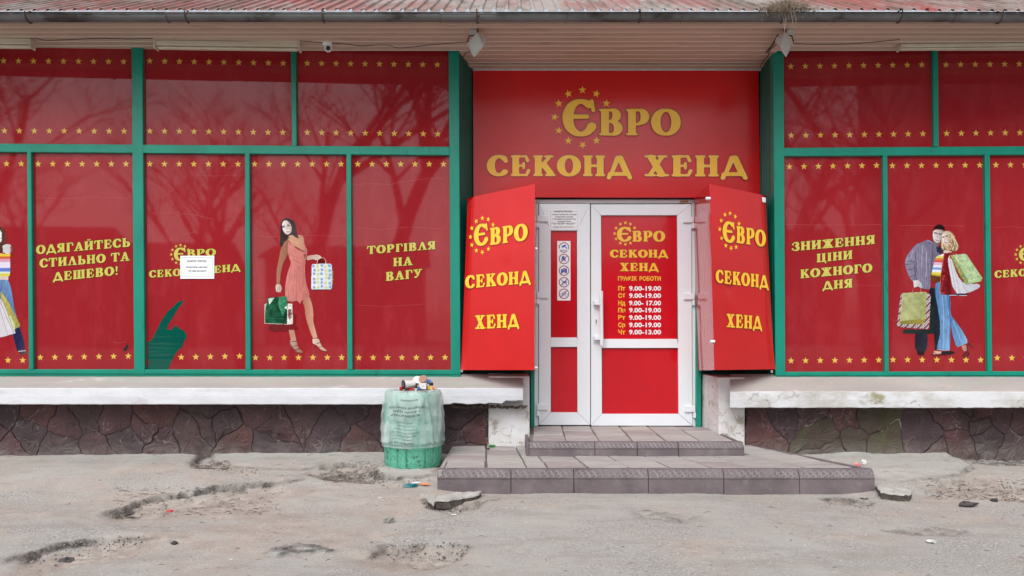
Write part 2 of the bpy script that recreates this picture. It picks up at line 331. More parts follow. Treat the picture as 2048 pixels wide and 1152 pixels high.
def stars(P, lst, r, parent, mat, off=.0035, name='star_print', rots=None, asp=1):
    for i, (x, y) in enumerate(lst):
        pts = [P.at(*p, off) for p in star_pts(x, y, r, rots[i] if rots else 0, asp)]; c = P.at(x, y, off)
        MB().add([c]+pts, [(0, 1+(k+1) % 10, 1+k) for k in range(10)]).build('printed_star', mat, parent)
def line(a, b, n): return [(a[0]+(b[0]-a[0])*i/(n-1), a[1]+(b[1]-a[1])*i/(n-1)) for i in range(n)]

def sans(s):
    c = bpy.data.curves.new('t', 'FONT'); c.body = s; c.offset = .032; c.resolution_u = 3
    o = bpy.data.objects.new('t', c); COL.objects.link(o)
    me = bpy.data.meshes.new_from_object(o.evaluated_get(bpy.context.evaluated_depsgraph_get()))
    V = [(v.co.x, v.co.y) for v in me.vertices]; Fc = [tuple(p.vertices) for p in me.polygons]
    bpy.data.objects.remove(o); bpy.data.curves.remove(c); bpy.data.meshes.remove(me); return V, Fc
def sans_text(mb, P, s, x0, x1, yb, h, off, mirror=False):
    """sans lettering fitted to a box: x0..x1, base line yb, capital height h"""
    V, Fc = sans(s); xs = [v[0] for v in V]; a, b = min(xs), max(xs)
    f = lambda u: (b-u)/(b-a) if mirror else (u-a)/(b-a)
    mb.add([P.at(x0+(x1-x0)*f(u), yb-v/.72*h, off) for u, v in V], Fc)

# ------------------------------------------------------------------ painted photo prints (figures on the window film)
class Painter:
    def __init__(s, x0, y0, x1, y1, ox, oy, sc, cell=.62):
        s.X = np.arange(x0, x1, cell); s.Y = np.arange(y0, y1, cell); s.gx, s.gy = np.meshgrid(s.X, s.Y); s.ux = (s.gx-ox)*sc; s.uy = (s.gy-oy)*sc
        s.C = np.zeros(s.gx.shape+(3,)); s.A = np.zeros(s.gx.shape, bool)
    def mask(s, pts):
        n = len(pts); P = np.array(pts, float)       # rounded polygon, even-odd
        Q = []
        r = .05 if n <= 7 else .2
        for i in range(n):
            a, b = P[i], P[(i+1) % n]; Q += [a*(1-r)+b*r, a*r+b*(1-r)]
        Q = np.array(Q); m = np.zeros(s.gx.shape, bool); x, y = s.ux, s.uy
        for a, b in zip(Q, np.roll(Q, -1, 0)):
            if a[1] == b[1]: continue
            c = ((a[1] > y) != (b[1] > y)) & (x < (b[0]-a[0])*(y-a[1])/(b[1]-a[1])+a[0]); m ^= c
        return m
    def fill(s, pts, c, c2=None, d=(1, 0), nz=.05, ns=14, st=(1, 1), cut=None):
        m = s.mask(pts) if not isinstance(pts, np.ndarray) else pts
        if cut is not None: m &= cut
        if not m.any(): return m
        u = s.ux*d[0]+s.uy*d[1]; lo, hi = u[m].min(), u[m].max(); k = ((u-lo)/(hi-lo+1e-6))[..., None]
        col = np.array(c, float)*(1-k)+np.array(c2 if c2 is not None else c, float)*k
        n = (fbm(s.ux/ns*st[0], s.uy/ns*st[1], 3, 5)-.5)[..., None]*2
        col = np.clip(col*(1+nz*.9*n), 0, 255); s.C[m] = col[m]; s.A |= m; return m
    def stroke(s, pts, wd, c, on=None):
        m = np.zeros(s.gx.shape, bool)
        for (x0, y0), (x1, y1) in zip(pts, pts[1:]):
            dx, dy = x1-x0, y1-y0; u = np.clip(((s.ux-x0)*dx+(s.uy-y0)*dy)/(dx*dx+dy*dy+1e-9), 0, 1)
            m |= np.hypot(s.ux-x0-u*dx, s.uy-y0-u*dy) < wd/2
        if on is not None: m &= on
        s.C[m] = c; s.A |= m; return m
    def build(s, P, parent, name, label, off=.0030):
        A = s.A; ny, nx = A.shape; cell = A[:-1, :-1] & A[1:, :-1] & A[:-1, 1:] & A[1:, 1:]
        used = np.zeros(A.shape, bool); used[:-1, :-1] |= cell; used[1:, :-1] |= cell; used[:-1, 1:] |= cell; used[1:, 1:] |= cell
        idx = -np.ones(A.shape, int); idx[used] = np.arange(used.sum()); mb = MB()
        a = P.at(s.X[0], s.Y[0], off); b = P.at(s.X[-1], s.Y[0], off); yy, xx = np.nonzero(used)
        d = np.stack([(s.X[xx]-CX)/F, np.ones(len(xx)), -(s.Y[yy]-CY)/F], 1); n = np.array(P.n); o = np.array([0, 0, EYE])
        t = ((np.array(P.a)+n*off-o)@n)/(d@n); V = o+d*t[:, None]
        jy, jx = np.nonzero(cell)
        mb.v = V.tolist(); mb.f = list(zip(idx[jy+1, jx].tolist(), idx[jy+1, jx+1].tolist(), idx[jy, jx+1].tolist(), idx[jy, jx].tolist()))
        c = s.C[yy, xx]/255; c = np.where(c <= .04045, c/12.92, ((c+.055)/1.055)**2.4)
        o = mb.build(name, m_pic, parent, cols=np.concatenate([c, np.ones((len(c), 1))], 1)); o['label'] = label; return o

# ================================================================== GROUND
def base_z(x, y):
    t = np.clip((y-4.9)/1.0, 0, 1); t = t*t*(3-2*t)
    fr = np.clip((np.minimum(x+.62, 2.75-x))/.35, 0, 1)          # stays low in front of the steps
    t2 = np.clip((y-5.45)/.6, 0, 1)*fr+t*(1-fr)
    return -.025+.012*np.clip(y-4, 0, 1.4)+.085*t2
def GR(px, py):
    z = 0.0
    for _ in range(8):
        p = H(px, py, z); z = float(base_z(np.array(p.x), np.array(p.y)))
    return H(px, py, z)
def sdf_poly(X, Y, pts):
    Q = [(*GR(*p[:2])[:2], p[2] if len(p) > 2 else 1.0) for p in pts]; d = np.full(X.shape, 1e9); m = np.zeros(X.shape, bool); wt = np.ones(X.shape)
    for a, b in zip(Q, Q[1:]+Q[:1]):
        dx, dy = b[0]-a[0], b[1]-a[1]; u = np.clip(((X-a[0])*dx+(Y-a[1])*dy)/(dx*dx+dy*dy+1e-9), 0, 1); dd = np.hypot(X-a[0]-u*dx, Y-a[1]-u*dy)
        wt = np.where(dd < d, a[2]+(b[2]-a[2])*u, wt); d = np.minimum(d, dd)
        if a[1] != b[1]: m ^= ((a[1] > Y) != (b[1] > Y)) & (X < dx*(Y-a[1])/dy+a[0])
    return np.where(m, d, -d), wt
# polygon, height, softness, (dark, dirt, pale) inside, rim darkness
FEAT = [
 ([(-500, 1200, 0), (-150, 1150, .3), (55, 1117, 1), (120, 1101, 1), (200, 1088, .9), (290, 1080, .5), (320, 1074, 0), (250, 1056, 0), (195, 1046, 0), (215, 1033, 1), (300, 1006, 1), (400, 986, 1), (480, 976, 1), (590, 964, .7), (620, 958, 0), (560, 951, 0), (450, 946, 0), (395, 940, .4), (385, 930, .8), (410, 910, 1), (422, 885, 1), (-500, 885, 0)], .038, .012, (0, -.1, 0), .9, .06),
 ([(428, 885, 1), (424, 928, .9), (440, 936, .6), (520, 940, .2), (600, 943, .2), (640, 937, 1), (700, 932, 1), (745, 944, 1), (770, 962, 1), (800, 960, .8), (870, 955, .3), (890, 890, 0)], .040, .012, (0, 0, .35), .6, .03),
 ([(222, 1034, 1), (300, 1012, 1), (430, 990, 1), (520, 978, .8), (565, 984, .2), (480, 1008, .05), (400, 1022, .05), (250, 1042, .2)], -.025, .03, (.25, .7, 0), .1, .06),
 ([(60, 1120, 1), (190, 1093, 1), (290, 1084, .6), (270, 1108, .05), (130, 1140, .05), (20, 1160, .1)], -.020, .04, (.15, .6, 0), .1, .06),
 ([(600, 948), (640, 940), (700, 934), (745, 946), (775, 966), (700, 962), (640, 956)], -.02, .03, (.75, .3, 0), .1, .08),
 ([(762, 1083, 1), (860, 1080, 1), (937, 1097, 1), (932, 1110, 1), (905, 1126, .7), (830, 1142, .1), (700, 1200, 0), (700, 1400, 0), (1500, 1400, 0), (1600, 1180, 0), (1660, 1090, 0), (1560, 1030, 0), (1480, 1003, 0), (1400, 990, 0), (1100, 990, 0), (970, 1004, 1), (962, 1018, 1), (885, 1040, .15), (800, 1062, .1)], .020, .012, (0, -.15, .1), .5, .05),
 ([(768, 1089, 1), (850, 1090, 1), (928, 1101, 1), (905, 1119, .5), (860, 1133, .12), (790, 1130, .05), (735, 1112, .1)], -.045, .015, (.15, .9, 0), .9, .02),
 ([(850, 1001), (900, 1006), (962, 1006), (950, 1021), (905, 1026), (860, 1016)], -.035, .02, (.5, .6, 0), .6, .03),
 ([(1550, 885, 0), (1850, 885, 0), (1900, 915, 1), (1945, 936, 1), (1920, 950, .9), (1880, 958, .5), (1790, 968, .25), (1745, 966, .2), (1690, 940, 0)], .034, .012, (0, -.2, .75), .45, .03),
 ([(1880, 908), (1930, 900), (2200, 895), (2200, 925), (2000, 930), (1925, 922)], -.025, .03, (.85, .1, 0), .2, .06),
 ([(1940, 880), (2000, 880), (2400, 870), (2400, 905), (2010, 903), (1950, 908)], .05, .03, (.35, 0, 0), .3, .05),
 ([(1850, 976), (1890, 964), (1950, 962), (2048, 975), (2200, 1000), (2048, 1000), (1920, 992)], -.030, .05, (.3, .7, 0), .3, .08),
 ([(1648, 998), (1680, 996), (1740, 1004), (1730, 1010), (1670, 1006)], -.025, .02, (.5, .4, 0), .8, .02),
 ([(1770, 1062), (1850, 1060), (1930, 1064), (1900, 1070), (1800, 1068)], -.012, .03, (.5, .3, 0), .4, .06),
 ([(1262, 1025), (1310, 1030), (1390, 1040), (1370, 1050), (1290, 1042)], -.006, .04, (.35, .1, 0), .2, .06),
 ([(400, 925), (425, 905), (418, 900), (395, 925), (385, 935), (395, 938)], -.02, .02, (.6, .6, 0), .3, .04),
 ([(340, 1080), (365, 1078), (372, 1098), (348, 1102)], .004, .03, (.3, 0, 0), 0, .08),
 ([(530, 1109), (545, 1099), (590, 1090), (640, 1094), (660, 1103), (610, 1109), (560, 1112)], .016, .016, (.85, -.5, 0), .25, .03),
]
def make_ground():
    def axis(lo, hi, st, far, sgn_lo=True):
        mid = list(np.arange(lo, hi+1e-6, st)); a = []; v = lo; s = st
        while v > -far: s *= 1.35; v -= s; a.append(v)
        b = []; v = mid[-1]; s = st
        while v < far: s *= 1.35; v += s; b.append(v)
        return np.array(a[::-1]+mid+b)
    xs = axis(-4.9, 5.0, .017, 300); ys = axis(3.15, 6.75, .015, 300); X, Y = np.meshgrid(xs, ys)
    near = (X > -6.5) & (X < 6.5) & (Y > 2.5) & (Y < 7)
    Z = base_z(X, np.clip(Y, -5, 7)); Z = Z+.02*(fbm(X*.8, Y*.9, 3, 3)-.5)*near
    n1 = fbm(X*7, Y*7, 4, 11)-.5; n2 = fbm(X*25, Y*25, 3, 23)-.5; n3 = fbm(X*60, Y*60, 2, 31)-.5
    dark = np.zeros(X.shape); dirt = .45+1.0*(fbm(X*.9, Y*1.1, 4, 41)-.5)+.8*(fbm(X*4, Y*6, 3, 77)-.5); pale = np.zeros(X.shape)
    S = slice(*np.searchsorted(ys, [2.8, 6.9])); T = slice(*np.searchsorted(xs, [-8, 8])); x, y = X[S, T], Y[S, T]
    wx_, wy_ = .05*n1[S, T], .05*(fbm(x*8+9, y*8, 3, 51)-.5)
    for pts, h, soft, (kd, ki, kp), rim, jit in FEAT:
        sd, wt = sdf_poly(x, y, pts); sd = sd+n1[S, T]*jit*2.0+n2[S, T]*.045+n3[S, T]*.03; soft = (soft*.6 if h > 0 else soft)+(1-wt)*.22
        k = np.clip(sd/soft*.5+.5, 0, 1); k = k*k*(3-2*k); h = h*.9 if h > 0 else h*1.2; Z[S, T] += h*k
        amp = wt*np.clip(fbm(x*3, y*3, 2, 61)*2.6-.6, 0, 1)
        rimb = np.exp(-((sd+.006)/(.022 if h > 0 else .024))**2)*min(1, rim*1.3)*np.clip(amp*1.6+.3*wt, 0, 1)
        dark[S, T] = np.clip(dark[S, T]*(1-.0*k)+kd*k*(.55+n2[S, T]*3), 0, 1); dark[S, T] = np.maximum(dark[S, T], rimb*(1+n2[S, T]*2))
        dirt[S, T] = np.clip(dirt[S, T]+ki*k, -1, 1.4); pale[S, T] = np.clip(pale[S, T]+kp*k, 0, 1)
        if h < 0: Z[S, T] += k*(n2[S, T]*.03+n3[S, T]*.012)
    # bare eroded earth is lumpier than the asphalt crust; dust gathers along the wall
    Z += near*(np.clip(dirt, 0, 1)*(n2*.007+n1*.010)+n3*.003+.05*np.exp(-np.abs(6.42-Y)/.09)*(fbm(X*4, Y*2, 3, 99)-.35))
    pale = np.clip(pale+.5*np.clip((Y-6.1)/.3, 0, 1)*near*(X < -.6), 0, 1)
    V = np.stack([X, Y, Z], -1).reshape(-1, 3); ny, nx = X.shape; i = np.arange(ny*nx).reshape(ny, nx)
    Fq = np.stack([i[:-1, :-1], i[:-1, 1:], i[1:, 1:], i[1:, :-1]], -1).reshape(-1, 4)
    me = bpy.data.meshes.new('ground'); me.vertices.add(len(V)); me.vertices.foreach_set('co', V.astype(np.float32).ravel())
    me.loops.add(Fq.size); me.loops.foreach_set('vertex_index', Fq.ravel().astype(np.int32)); me.polygons.add(len(Fq))
    me.polygons.foreach_set('loop_start', np.arange(0, Fq.size, 4, dtype=np.int32)); me.polygons.foreach_set('loop_total', np.full(len(Fq), 4, np.int32))
    me.update(); me.validate()
    a = me.color_attributes.new('wear', 'FLOAT_COLOR', 'POINT')
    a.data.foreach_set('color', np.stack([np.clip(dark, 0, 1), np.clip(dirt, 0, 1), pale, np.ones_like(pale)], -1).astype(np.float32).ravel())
    me.polygons.foreach_set('use_smooth', np.ones(len(Fq), bool))
    m = bpy.data.materials.new('dusty broken asphalt'); m.use_nodes = True; t = m.node_tree; N = t.nodes; L = t.links; b = N['Principled BSDF']
    b.inputs['Roughness'].default_value = .95; b.inputs['Specular IOR Level'].default_value = .2
    at = N.new('ShaderNodeAttribute'); at.attribute_name = 'wear'; sp = N.new('ShaderNodeSeparateColor'); L.new(at.outputs['Color'], sp.inputs[0])
    ge = N.new('ShaderNodeNewGeometry')
    def noise(sc, d=5, r=.6):
        n = N.new('ShaderNodeTexNoise'); n.inputs['Scale'].default_value = sc; n.inputs['Detail'].default_value = d; n.inputs['Roughness'].default_value = r
        L.new(ge.outputs['Position'], n.inputs['Vector']); return n.outputs['Fac']
    def rng(s, a, c, lo=0, hi=1):
        r = N.new('ShaderNodeMapRange'); r.inputs['From Min'].default_value = a; r.inputs['From Max'].default_value = c
        r.inputs['To Min'].default_value = lo; r.inputs['To Max'].default_value = hi; L.new(s, r.inputs['Value']); return r.outputs[0]
    def mix(f, a, c):
        x = N.new('ShaderNodeMix'); x.data_type = 'RGBA'; L.new(f, x.inputs[0])
        for v, k in ((a, 6), (c, 7)):
            if isinstance(v, tuple): x.inputs[k].default_value = (*v, 1)
            else: L.new(v, x.inputs[k])
        return x.outputs[2]
    asp = mix(rng(noise(85, 4, .8), .38, .62), (.20, .195, .186), (.49, .472, .445))
    asp = mix(rng(noise(1.7, 5), .4, .65), asp, (.40, .388, .365))
    dr = mix(rng(noise(5, 6), .35, .68), (.45, .40, .36), (.35, .30, .265)); dr = mix(rng(noise(70, 4, .8), .54, .62), dr, (.24, .21, .19))
    dr = mix(rng(noise(2.2, 4), .55, .75), dr, (.47, .43, .39))
    c = mix(rng(sp.outputs[1], .25, .7), asp, dr)
    c = mix(sp.outputs[2], c, mix(rng(noise(20, 5), .35, .7), (.47, .465, .43), (.37, .365, .34)))
    c = mix(rng(noise(38, 4, .75), .67, .72, 0, .6), c, (.16, .145, .135))
    c = mix(rng(noise(60, 2, .5), .72, .75, 0, .7), c, (.7, .68, .66))
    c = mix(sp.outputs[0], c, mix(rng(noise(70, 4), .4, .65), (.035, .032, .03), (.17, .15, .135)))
    st = N.new('ShaderNodeMapping'); st.inputs['Scale'].default_value = (.5, 1.6, 1); L.new(ge.outputs['Position'], st.inputs['Vector']); ns_ = N.new('ShaderNodeTexNoise'); ns_.inputs['Scale'].default_value = 3.2; ns_.inputs['Detail'].default_value = 8; ns_.inputs['Roughness'].default_value = .72; L.new(st.outputs[0], ns_.inputs['Vector'])
    c = mix(rng(ns_.outputs['Fac'], .50, .66, 0, .55), c, (.27, .245, .22))
    L.new(c, b.inputs['Base Color'])
    bp = N.new('ShaderNodeBump'); bp.inputs['Strength'].default_value = .55; bp.inputs['Distance'].default_value = .006; L.new(noise(120, 6, .7), bp.inputs['Height'])
    L.new(bp.outputs[0], b.inputs['Normal'])
    me.materials.append(m); o = bpy.data.objects.new('ground', me); COL.objects.link(o); o['kind'] = 'structure'; return xs, ys, Z
XS, YS, ZZ = make_ground()
def gz(x, y):
    i = min(max(np.searchsorted(XS, x), 1), len(XS)-1); j = min(max(np.searchsorted(YS, y), 1), len(YS)-1); return float(ZZ[j, i])
def GZ(px, py):
    p = GR(px, py)
    for _ in range(4): p = H(px, py, gz(p.x, p.y))
    return p

# ================================================================== SHOP BUILDING
shop = thing('shop_building', (0, 6.9, 0), 'single storey shop with red window films, green frames and a maroon stone plinth', 'building')
# core walls behind everything
mb = MB(); slab(mb, PL, rq(-500, 60, 914, 752), -.075, .2); slab(mb, PR, rq(1553, 60, 2500, 752), -.075, .2); slab(mb, PL, rq(-500, 752, 976, 930), .003, .3); slab(mb, PR, rq(1492, 752, 2500, 930), .003, .3)
mb.box(-.6, 2.45, 7.02, 7.2, 0, 3.75)
mb.build('wall', m_mortar, shop)

# --- stones
def clip(poly, a, b):     # keep the side nearer a than b
    mx, my = (a[0]+b[0])/2, (a[1]+b[1])/2; dx, dy = b[0]-a[0], b[1]-a[1]; out = []
    f = lambda p: (p[0]-mx)*dx+(p[1]-my)*dy
    for p, q in zip(poly, poly[1:]+poly[:1]):
        fp, fq = f(p), f(q)
        if fp <= 0: out.append(p)
        if (fp < 0) != (fq < 0): u = fp/(fp-fq); out.append((p[0]+(q[0]-p[0])*u, p[1]+(q[1]-p[1])*u))
    return out
def stones(P, rect, seeds, pickm):
    rq_ = random.Random(4); seeds = [q for q in seeds if rq_.random() > .22]+[(rq_.uniform(rect[0], rect[2]), rq_.uniform(rect[1], rect[3])) for _ in range(7)]
    for i, s in enumerate(seeds):
        poly = [(rect[0], rect[1]), (rect[2], rect[1]), (rect[2], rect[3]), (rect[0], rect[3])]
        for j, q in enumerate(seeds):
            if i != j and poly: poly = clip(poly, s, q)
        if len(poly) < 3: continue
        cx = sum(p[0] for p in poly)/len(poly); cy = sum(p[1] for p in poly)/len(poly); pts = []
        for a, b in zip(poly, poly[1:]+poly[:1]):
            L = math.hypot(b[0]-a[0], b[1]-a[1]); n = max(1, int(L/5))
            for k in range(n):
                x = a[0]+(b[0]-a[0])*k/n; y = a[1]+(b[1]-a[1])*k/n
                x += 22*(float(fbm(x/26., y/26., 4, 71))-.5); y += 22*(float(fbm(x/26.+7, y/26., 4, 72))-.5)
                l = math.hypot(cx-x, cy-y)+1e-6; g = .25+.9*random.random(); pts.append((x+(cx-x)/l*g, y+(cy-y)/l*g))
        t = random.uniform(.0, .007); tx, ty = random.uniform(-.00010, .00010), random.uniform(-.00018, .00018)
        hh = lambda x, y: t+tx*(x-cx)+ty*(y-cy)+.012*(float(fbm(x/22., y/22., 2, 80+i))-.5)
        front = [P.at(cx+(x-cx)*.965, cy+(y-cy)*.955, hh(x, y)+.008) for x, y in pts]; mid = [P.at(x, y, hh(x, y)+.002) for x, y in pts]; back = [p-P.n*.05 for p in mid]
        inner = [P.at(cx+(x-cx)*.5, cy+(y-cy)*.5, .016+t+random.uniform(-.003, .003)) for x, y in pts]
        n = len(pts); c = P.at(cx, cy, .017+t); V = [c]+inner+front+mid+back; Fc = [(0, 1+(k+1) % n, 1+k) for k in range(n)]
        for r in range(3): Fc += [(1+r*n+k, 1+r*n+(k+1) % n, 1+(r+1)*n+(k+1) % n, 1+(r+1)*n+k) for k in range(n)]
        MB().add(V, Fc).build('stone', pickm(s, i), shop)
seedL = [(-260, 850), (-170, 830), (-130, 885), (-70, 845), (-20, 895), (5, 822), (58, 868), (75, 826), (20, 885+20), (130, 845), (172, 825), (120, 900), (158, 888), (205, 840), (228, 822), (250, 878), (300, 835), (200, 905), (330, 890), (375, 830), (385, 872), (420, 812), (440, 850), (470, 895), (525, 815), (500, 850), (560, 848), (600, 835), (540, 900), (622, 905), (660, 870), (690, 830), (720, 895), (760, 845), (800, 880), (850, 830), (900, 885), (920, 830), (955, 865), (960, 905)]
stones(PL, (-420, 796, 976, 925), seedL, lambda s, i: m_stones[(i*7+i//3) % 4])
seedR = [(1512, 838), (1535, 880), (1560, 812), (1592, 840), (1600, 884), (1628, 822), (1650, 862), (1690, 832), (1668, 905), (1712, 885), (1742, 838), (1765, 890), (1800, 822), (1790, 868), (1845, 820), (1850, 878), (1870, 905), (1915, 838), (1920, 885), (1990, 822), (1975, 870), (2030, 888), (2045, 845), (2100, 830), (2110, 890), (2190, 850), (2290, 840), (2280, 900)]
stones(PR, (1491, 800, 2420, 925), seedR, lambda s, i: m_stoneM if 1580 < s[0] < 1810 and s[1] > 835 else m_stones[(i*5+1) % 4])

# --- whitewashed window sills (ledges)
def sill(P, x0, x1, yb, yt, yf0, yf1, mat, chip):
    mb = MB(); n = 170; rows = []
    for i in range(n+1):
        px = x0+(x1-x0)*i/n; j = 1.2*(float(fbm(px/14., 1.1, 3, 5))-.5); c = chip(px)
        j2 = 1.5*(float(fbm(px/9., 4.4, 3, 9))-.5)
        rows.append([P.at(px, yb, -.03), P.at(px, yt+j*.5, .012), P.at(px, yf0+j, .185), P.at(px, yf0+1.6+j, .197), P.at(px, (yf0+yf1)/2, .20+.002*j2), P.at(px, yf1-1+j2-c, .197), P.at(px, yf1-c*1.15+j2, .185-.02*min(c, 4)/4), P.at(px, yf1-c*.4, -.0)])
    m = len(rows[0])
    for r in rows: mb.v += [tuple(p) for p in r]
    for i in range(n):
        for k in range(m-1): mb.f.append((i*m+k, i*m+k+1, (i+1)*m+k+1, (i+1)*m+k))
    mb.f.append(tuple(range(m))); mb.f.append(tuple(n*m+k for k in range(m))[::-1]); o = mb.build('window_sill', mat, shop)
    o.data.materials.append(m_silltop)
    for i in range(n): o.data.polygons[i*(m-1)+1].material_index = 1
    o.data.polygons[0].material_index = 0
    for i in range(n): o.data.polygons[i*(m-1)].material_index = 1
    return o
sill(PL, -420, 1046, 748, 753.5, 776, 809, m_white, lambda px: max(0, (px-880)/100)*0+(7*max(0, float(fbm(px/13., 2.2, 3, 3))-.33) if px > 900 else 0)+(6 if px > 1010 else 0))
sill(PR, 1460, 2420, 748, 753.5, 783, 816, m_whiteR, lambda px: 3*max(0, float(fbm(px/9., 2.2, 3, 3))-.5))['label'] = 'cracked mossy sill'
# piers at both sides of the entrance
def pier(q, P, off, depth, name='pier'):
    mb = MB(); slab(mb, P, q, off, depth); return mb
pier([(977, 752), (1059, 752), (1060, 905), (977, 905)], PL, .03, .42).build('plaster_pier', m_pier, shop, bev=.012, seg=2)
mb = MB(); a = [Vector((1.765, 6.9, 0)), Vector((1.80, 6.44, 0)), Vector((wx(1490, 6.44), 6.44, 0)), Vector((wx(1490, 6.44), 6.9, 0))]
mb.prism([(p.x, p.y, 0.05) for p in a][::-1], (0, 0, .715)); mb.build('plaster_pier', m_pier, shop, bev=.01, seg=2)
# brown broken mortar under the chipped sill end
mb = MB()
for i in range(60):
    px = 905+i*2.5; p = PL.at(px, 812+4*random.random(), .06+.08*random.random()); r = random.uniform(.008, .02)
    q = [(p.x+r*random.uniform(.6, 1.4)*math.cos(k*1.257), p.y+r*random.uniform(-.5, .5), p.z+r*random.uniform(.5, 1)*math.sin(k*1.257)) for k in range(5)]; mb.prism(q, (0, .03, 0))
mb.build('broken_mortar', M('brown broken mortar', (.14, .10, .07), (.08, .06, .045), rough=.95, scale=20), shop)['kind'] = 'stuff'

# --- frames
def bars(P, lst, name='frame_bar', off=.012, depth=.09):
    for k, q in enumerate(lst):
        mb = MB(); slab(mb, P, q, off+(.003 if abs(q[1][0]-q[0][0]) < 60 else 0), depth); mb.build(name, m_green, shop, bev=.004)
bars(PL, [[(-420, 284), (899, 293.5), (899, 310.5), (-420, 301)], [(-420, 738), (921, 740), (921, 754.5), (-420, 752)],
          [(262.5, 80), (284.5, 80), (289.5, 752), (268, 752)], [(-38, 80), (-27, 80), (-24, 290), (-35, 290)], [(581.5, 80), (591.5, 80), (593.5, 293), (583.5, 293)], [(897, 80), (918, 80), (921, 755), (902, 755)],
          [(53.5, 303), (62, 303), (66.5, 740), (57.5, 740)], [(489.5, 305), (499, 306), (501, 740), (491, 740)], [(692.5, 307), (702, 307), (705, 740), (695, 740)],
          [(-160, 303), (-150, 303), (-146, 740), (-156, 740)], [(-330, 80), (-308, 80), (-306, 752), (-328, 752)]])
bars(PR, [[(1566, 295.5), (2420, 290), (2420, 307), (1566, 312.5)], [(1552, 744), (2420, 742), (2420, 756), (1552, 756)],
          [(1546, 85), (1567.5, 85), (1571, 756), (1551, 756)], [(1866, 85), (1876.5, 85), (1878, 293), (1868, 293)],
          [(1766, 310), (1775, 310), (1778, 745), (1770, 745)], [(1970, 309), (1980, 309), (1985, 745), (1976, 745)], [(2175, 85), (2197, 85), (2199, 756), (2177, 756)]])
mb = MB(); slab(mb, PL, [(-420, 745), (921, 747), (921, 748.2), (-420, 746.2)], .022, .03); mb.build('frame_bead', m_green, shop)
mb = MB(); slab(mb, PR, [(1552, 750), (2420, 748.5), (2420, 749.7), (1552, 751.2)], .022, .03); mb.build('frame_bead', m_green, shop)

# --- window panes under printed film
def pane(P, q):
    n = 8; mb = MB(); k = 0
    for j in range(n+1):
        for i in range(n+1):
            u, v = i/n, j/n; x = (q[0][0]*(1-u)+q[1][0]*u)*(1-v)+(q[3][0]*(1-u)+q[2][0]*u)*v; y = (q[0][1]*(1-u)+q[1][1]*u)*(1-v)+(q[3][1]*(1-u)+q[2][1]*u)*v
            mb.v.append(tuple(P.at(x, y, -.02)))
    for j in range(n):
        for i in range(n): a = j*(n+1)+i; mb.f.append((a, a+n+1, a+n+2, a+1))
    return mb.build('window_pane', m_film, shop)
PLo = Plane((PL.a+PL.n*-.02)[:2], (PL.a+PL.n*-.02+Vector((-PL.n.y, PL.n.x, 0)))[:2]); PRo = Plane((PR.a+PR.n*-.02)[:2], (PR.a+PR.n*-.02+Vector((-PR.n.y, PR.n.x, 0)))[:2])
SR = 7.0
def win(P, Po, q, rows):
    w_ = pane(P, q)
    L = []
    for a, b, n in rows: L += line(a, b, n)
    stars(Po, L, SR, w_, m_starf, off=.0008); return w_
win(PL, PLo, [(-30, 78), (264, 78), (265, 290), (-30, 288)], [((-23, 121.5), (247, 123.5), 10), ((-21, 261.5), (248, 262.5), 10)])
win(PL, PLo, [(-310, 78), (-33, 78), (-33, 288), (-310, 286)], [((-300, 120), (-53, 121.5), 9), ((-300, 261), (-50, 261.5), 9)])
win(PL, PLo, [(282, 78), (584, 80), (586, 294), (284, 291)], [((299.5, 122), (566.5, 126.5), 10), ((299.5, 262), (565.5, 265), 10)])
win(PL, PLo, [(589, 80), (900, 82), (902, 296), (590, 294)], [((614.5, 126.5), (874.5, 129.5), 10), ((614.5, 265), (875.5, 268), 10)])
win(PR, PRo, [(1565, 82), (1868, 80), (1870, 296), (1567, 298)], [((1581.6, 133), (1843.6, 129.5), 10), ((1582.4, 271), (1845.7, 267.6), 10)])
win(PR, PRo, [(1874, 80), (2180, 80), (2180, 294), (1876, 296)], [((1892, 129.5), (2156, 127), 10), ((1893.3, 267), (2157, 264), 10)])
wC0 = win(PL, PLo, [(-153, 298), (56, 300), (60, 742), (-150, 742)], [((-134, 327), (42.5, 327.7), 7), ((-131.5, 720), (45.5, 720.7), 7)])
wCm = win(PL, PLo, [(-310, 298), (-158, 300), (-154, 742), (-308, 742)], [((-300, 327), (-182, 327.7), 5), ((-300, 720), (-180, 720.7), 5)])
wC1 = win(PL, PLo, [(60, 300), (266, 301), (270, 742), (64, 742)], [((76.3, 328), (252, 328), 7), ((80.5, 715), (256.5, 712.3), 7)])
wC2 = win(PL, PLo, [(284, 302), (491, 304), (493, 742), (287, 742)], [((299.5, 328), (475.8, 328.3), 7), ((362.5, 714.5), (479, 712.3), 5)])
wC3 = win(PL, PLo, [(497, 303), (695, 305), (697, 742), (499, 742)], [((509, 328.3), (682, 328.3), 7), ((510.7, 715.5), (683.4, 715), 7)])
wC4 = win(PL, PLo, [(700, 305), (900, 307), (904, 742), (703, 742)], [((715.6, 328.3), (887, 328.3), 7), ((717.5, 715.5), (890, 715), 7)])
wD1 = win(PR, PRo, [(1565, 308), (1768, 306), (1772, 747), (1569, 747)], [((1578.8, 333.5), (1753, 331), 7), ((1582, 721.5), (1757.5, 720), 7)])
wD2 = win(PR, PRo, [(1773, 306), (1972, 305), (1978, 747), (1776, 747)], [((1784.8, 331.5), (1959.5, 330.3), 7), ((1786, 719.5), (1961.3, 720), 7)])
wD3 = win(PR, PRo, [(1978, 306), (2178, 305), (2180, 747), (1983, 747)], [((1991.8, 330), (2167, 329), 7), ((1994.4, 716), (2170, 716), 7)])

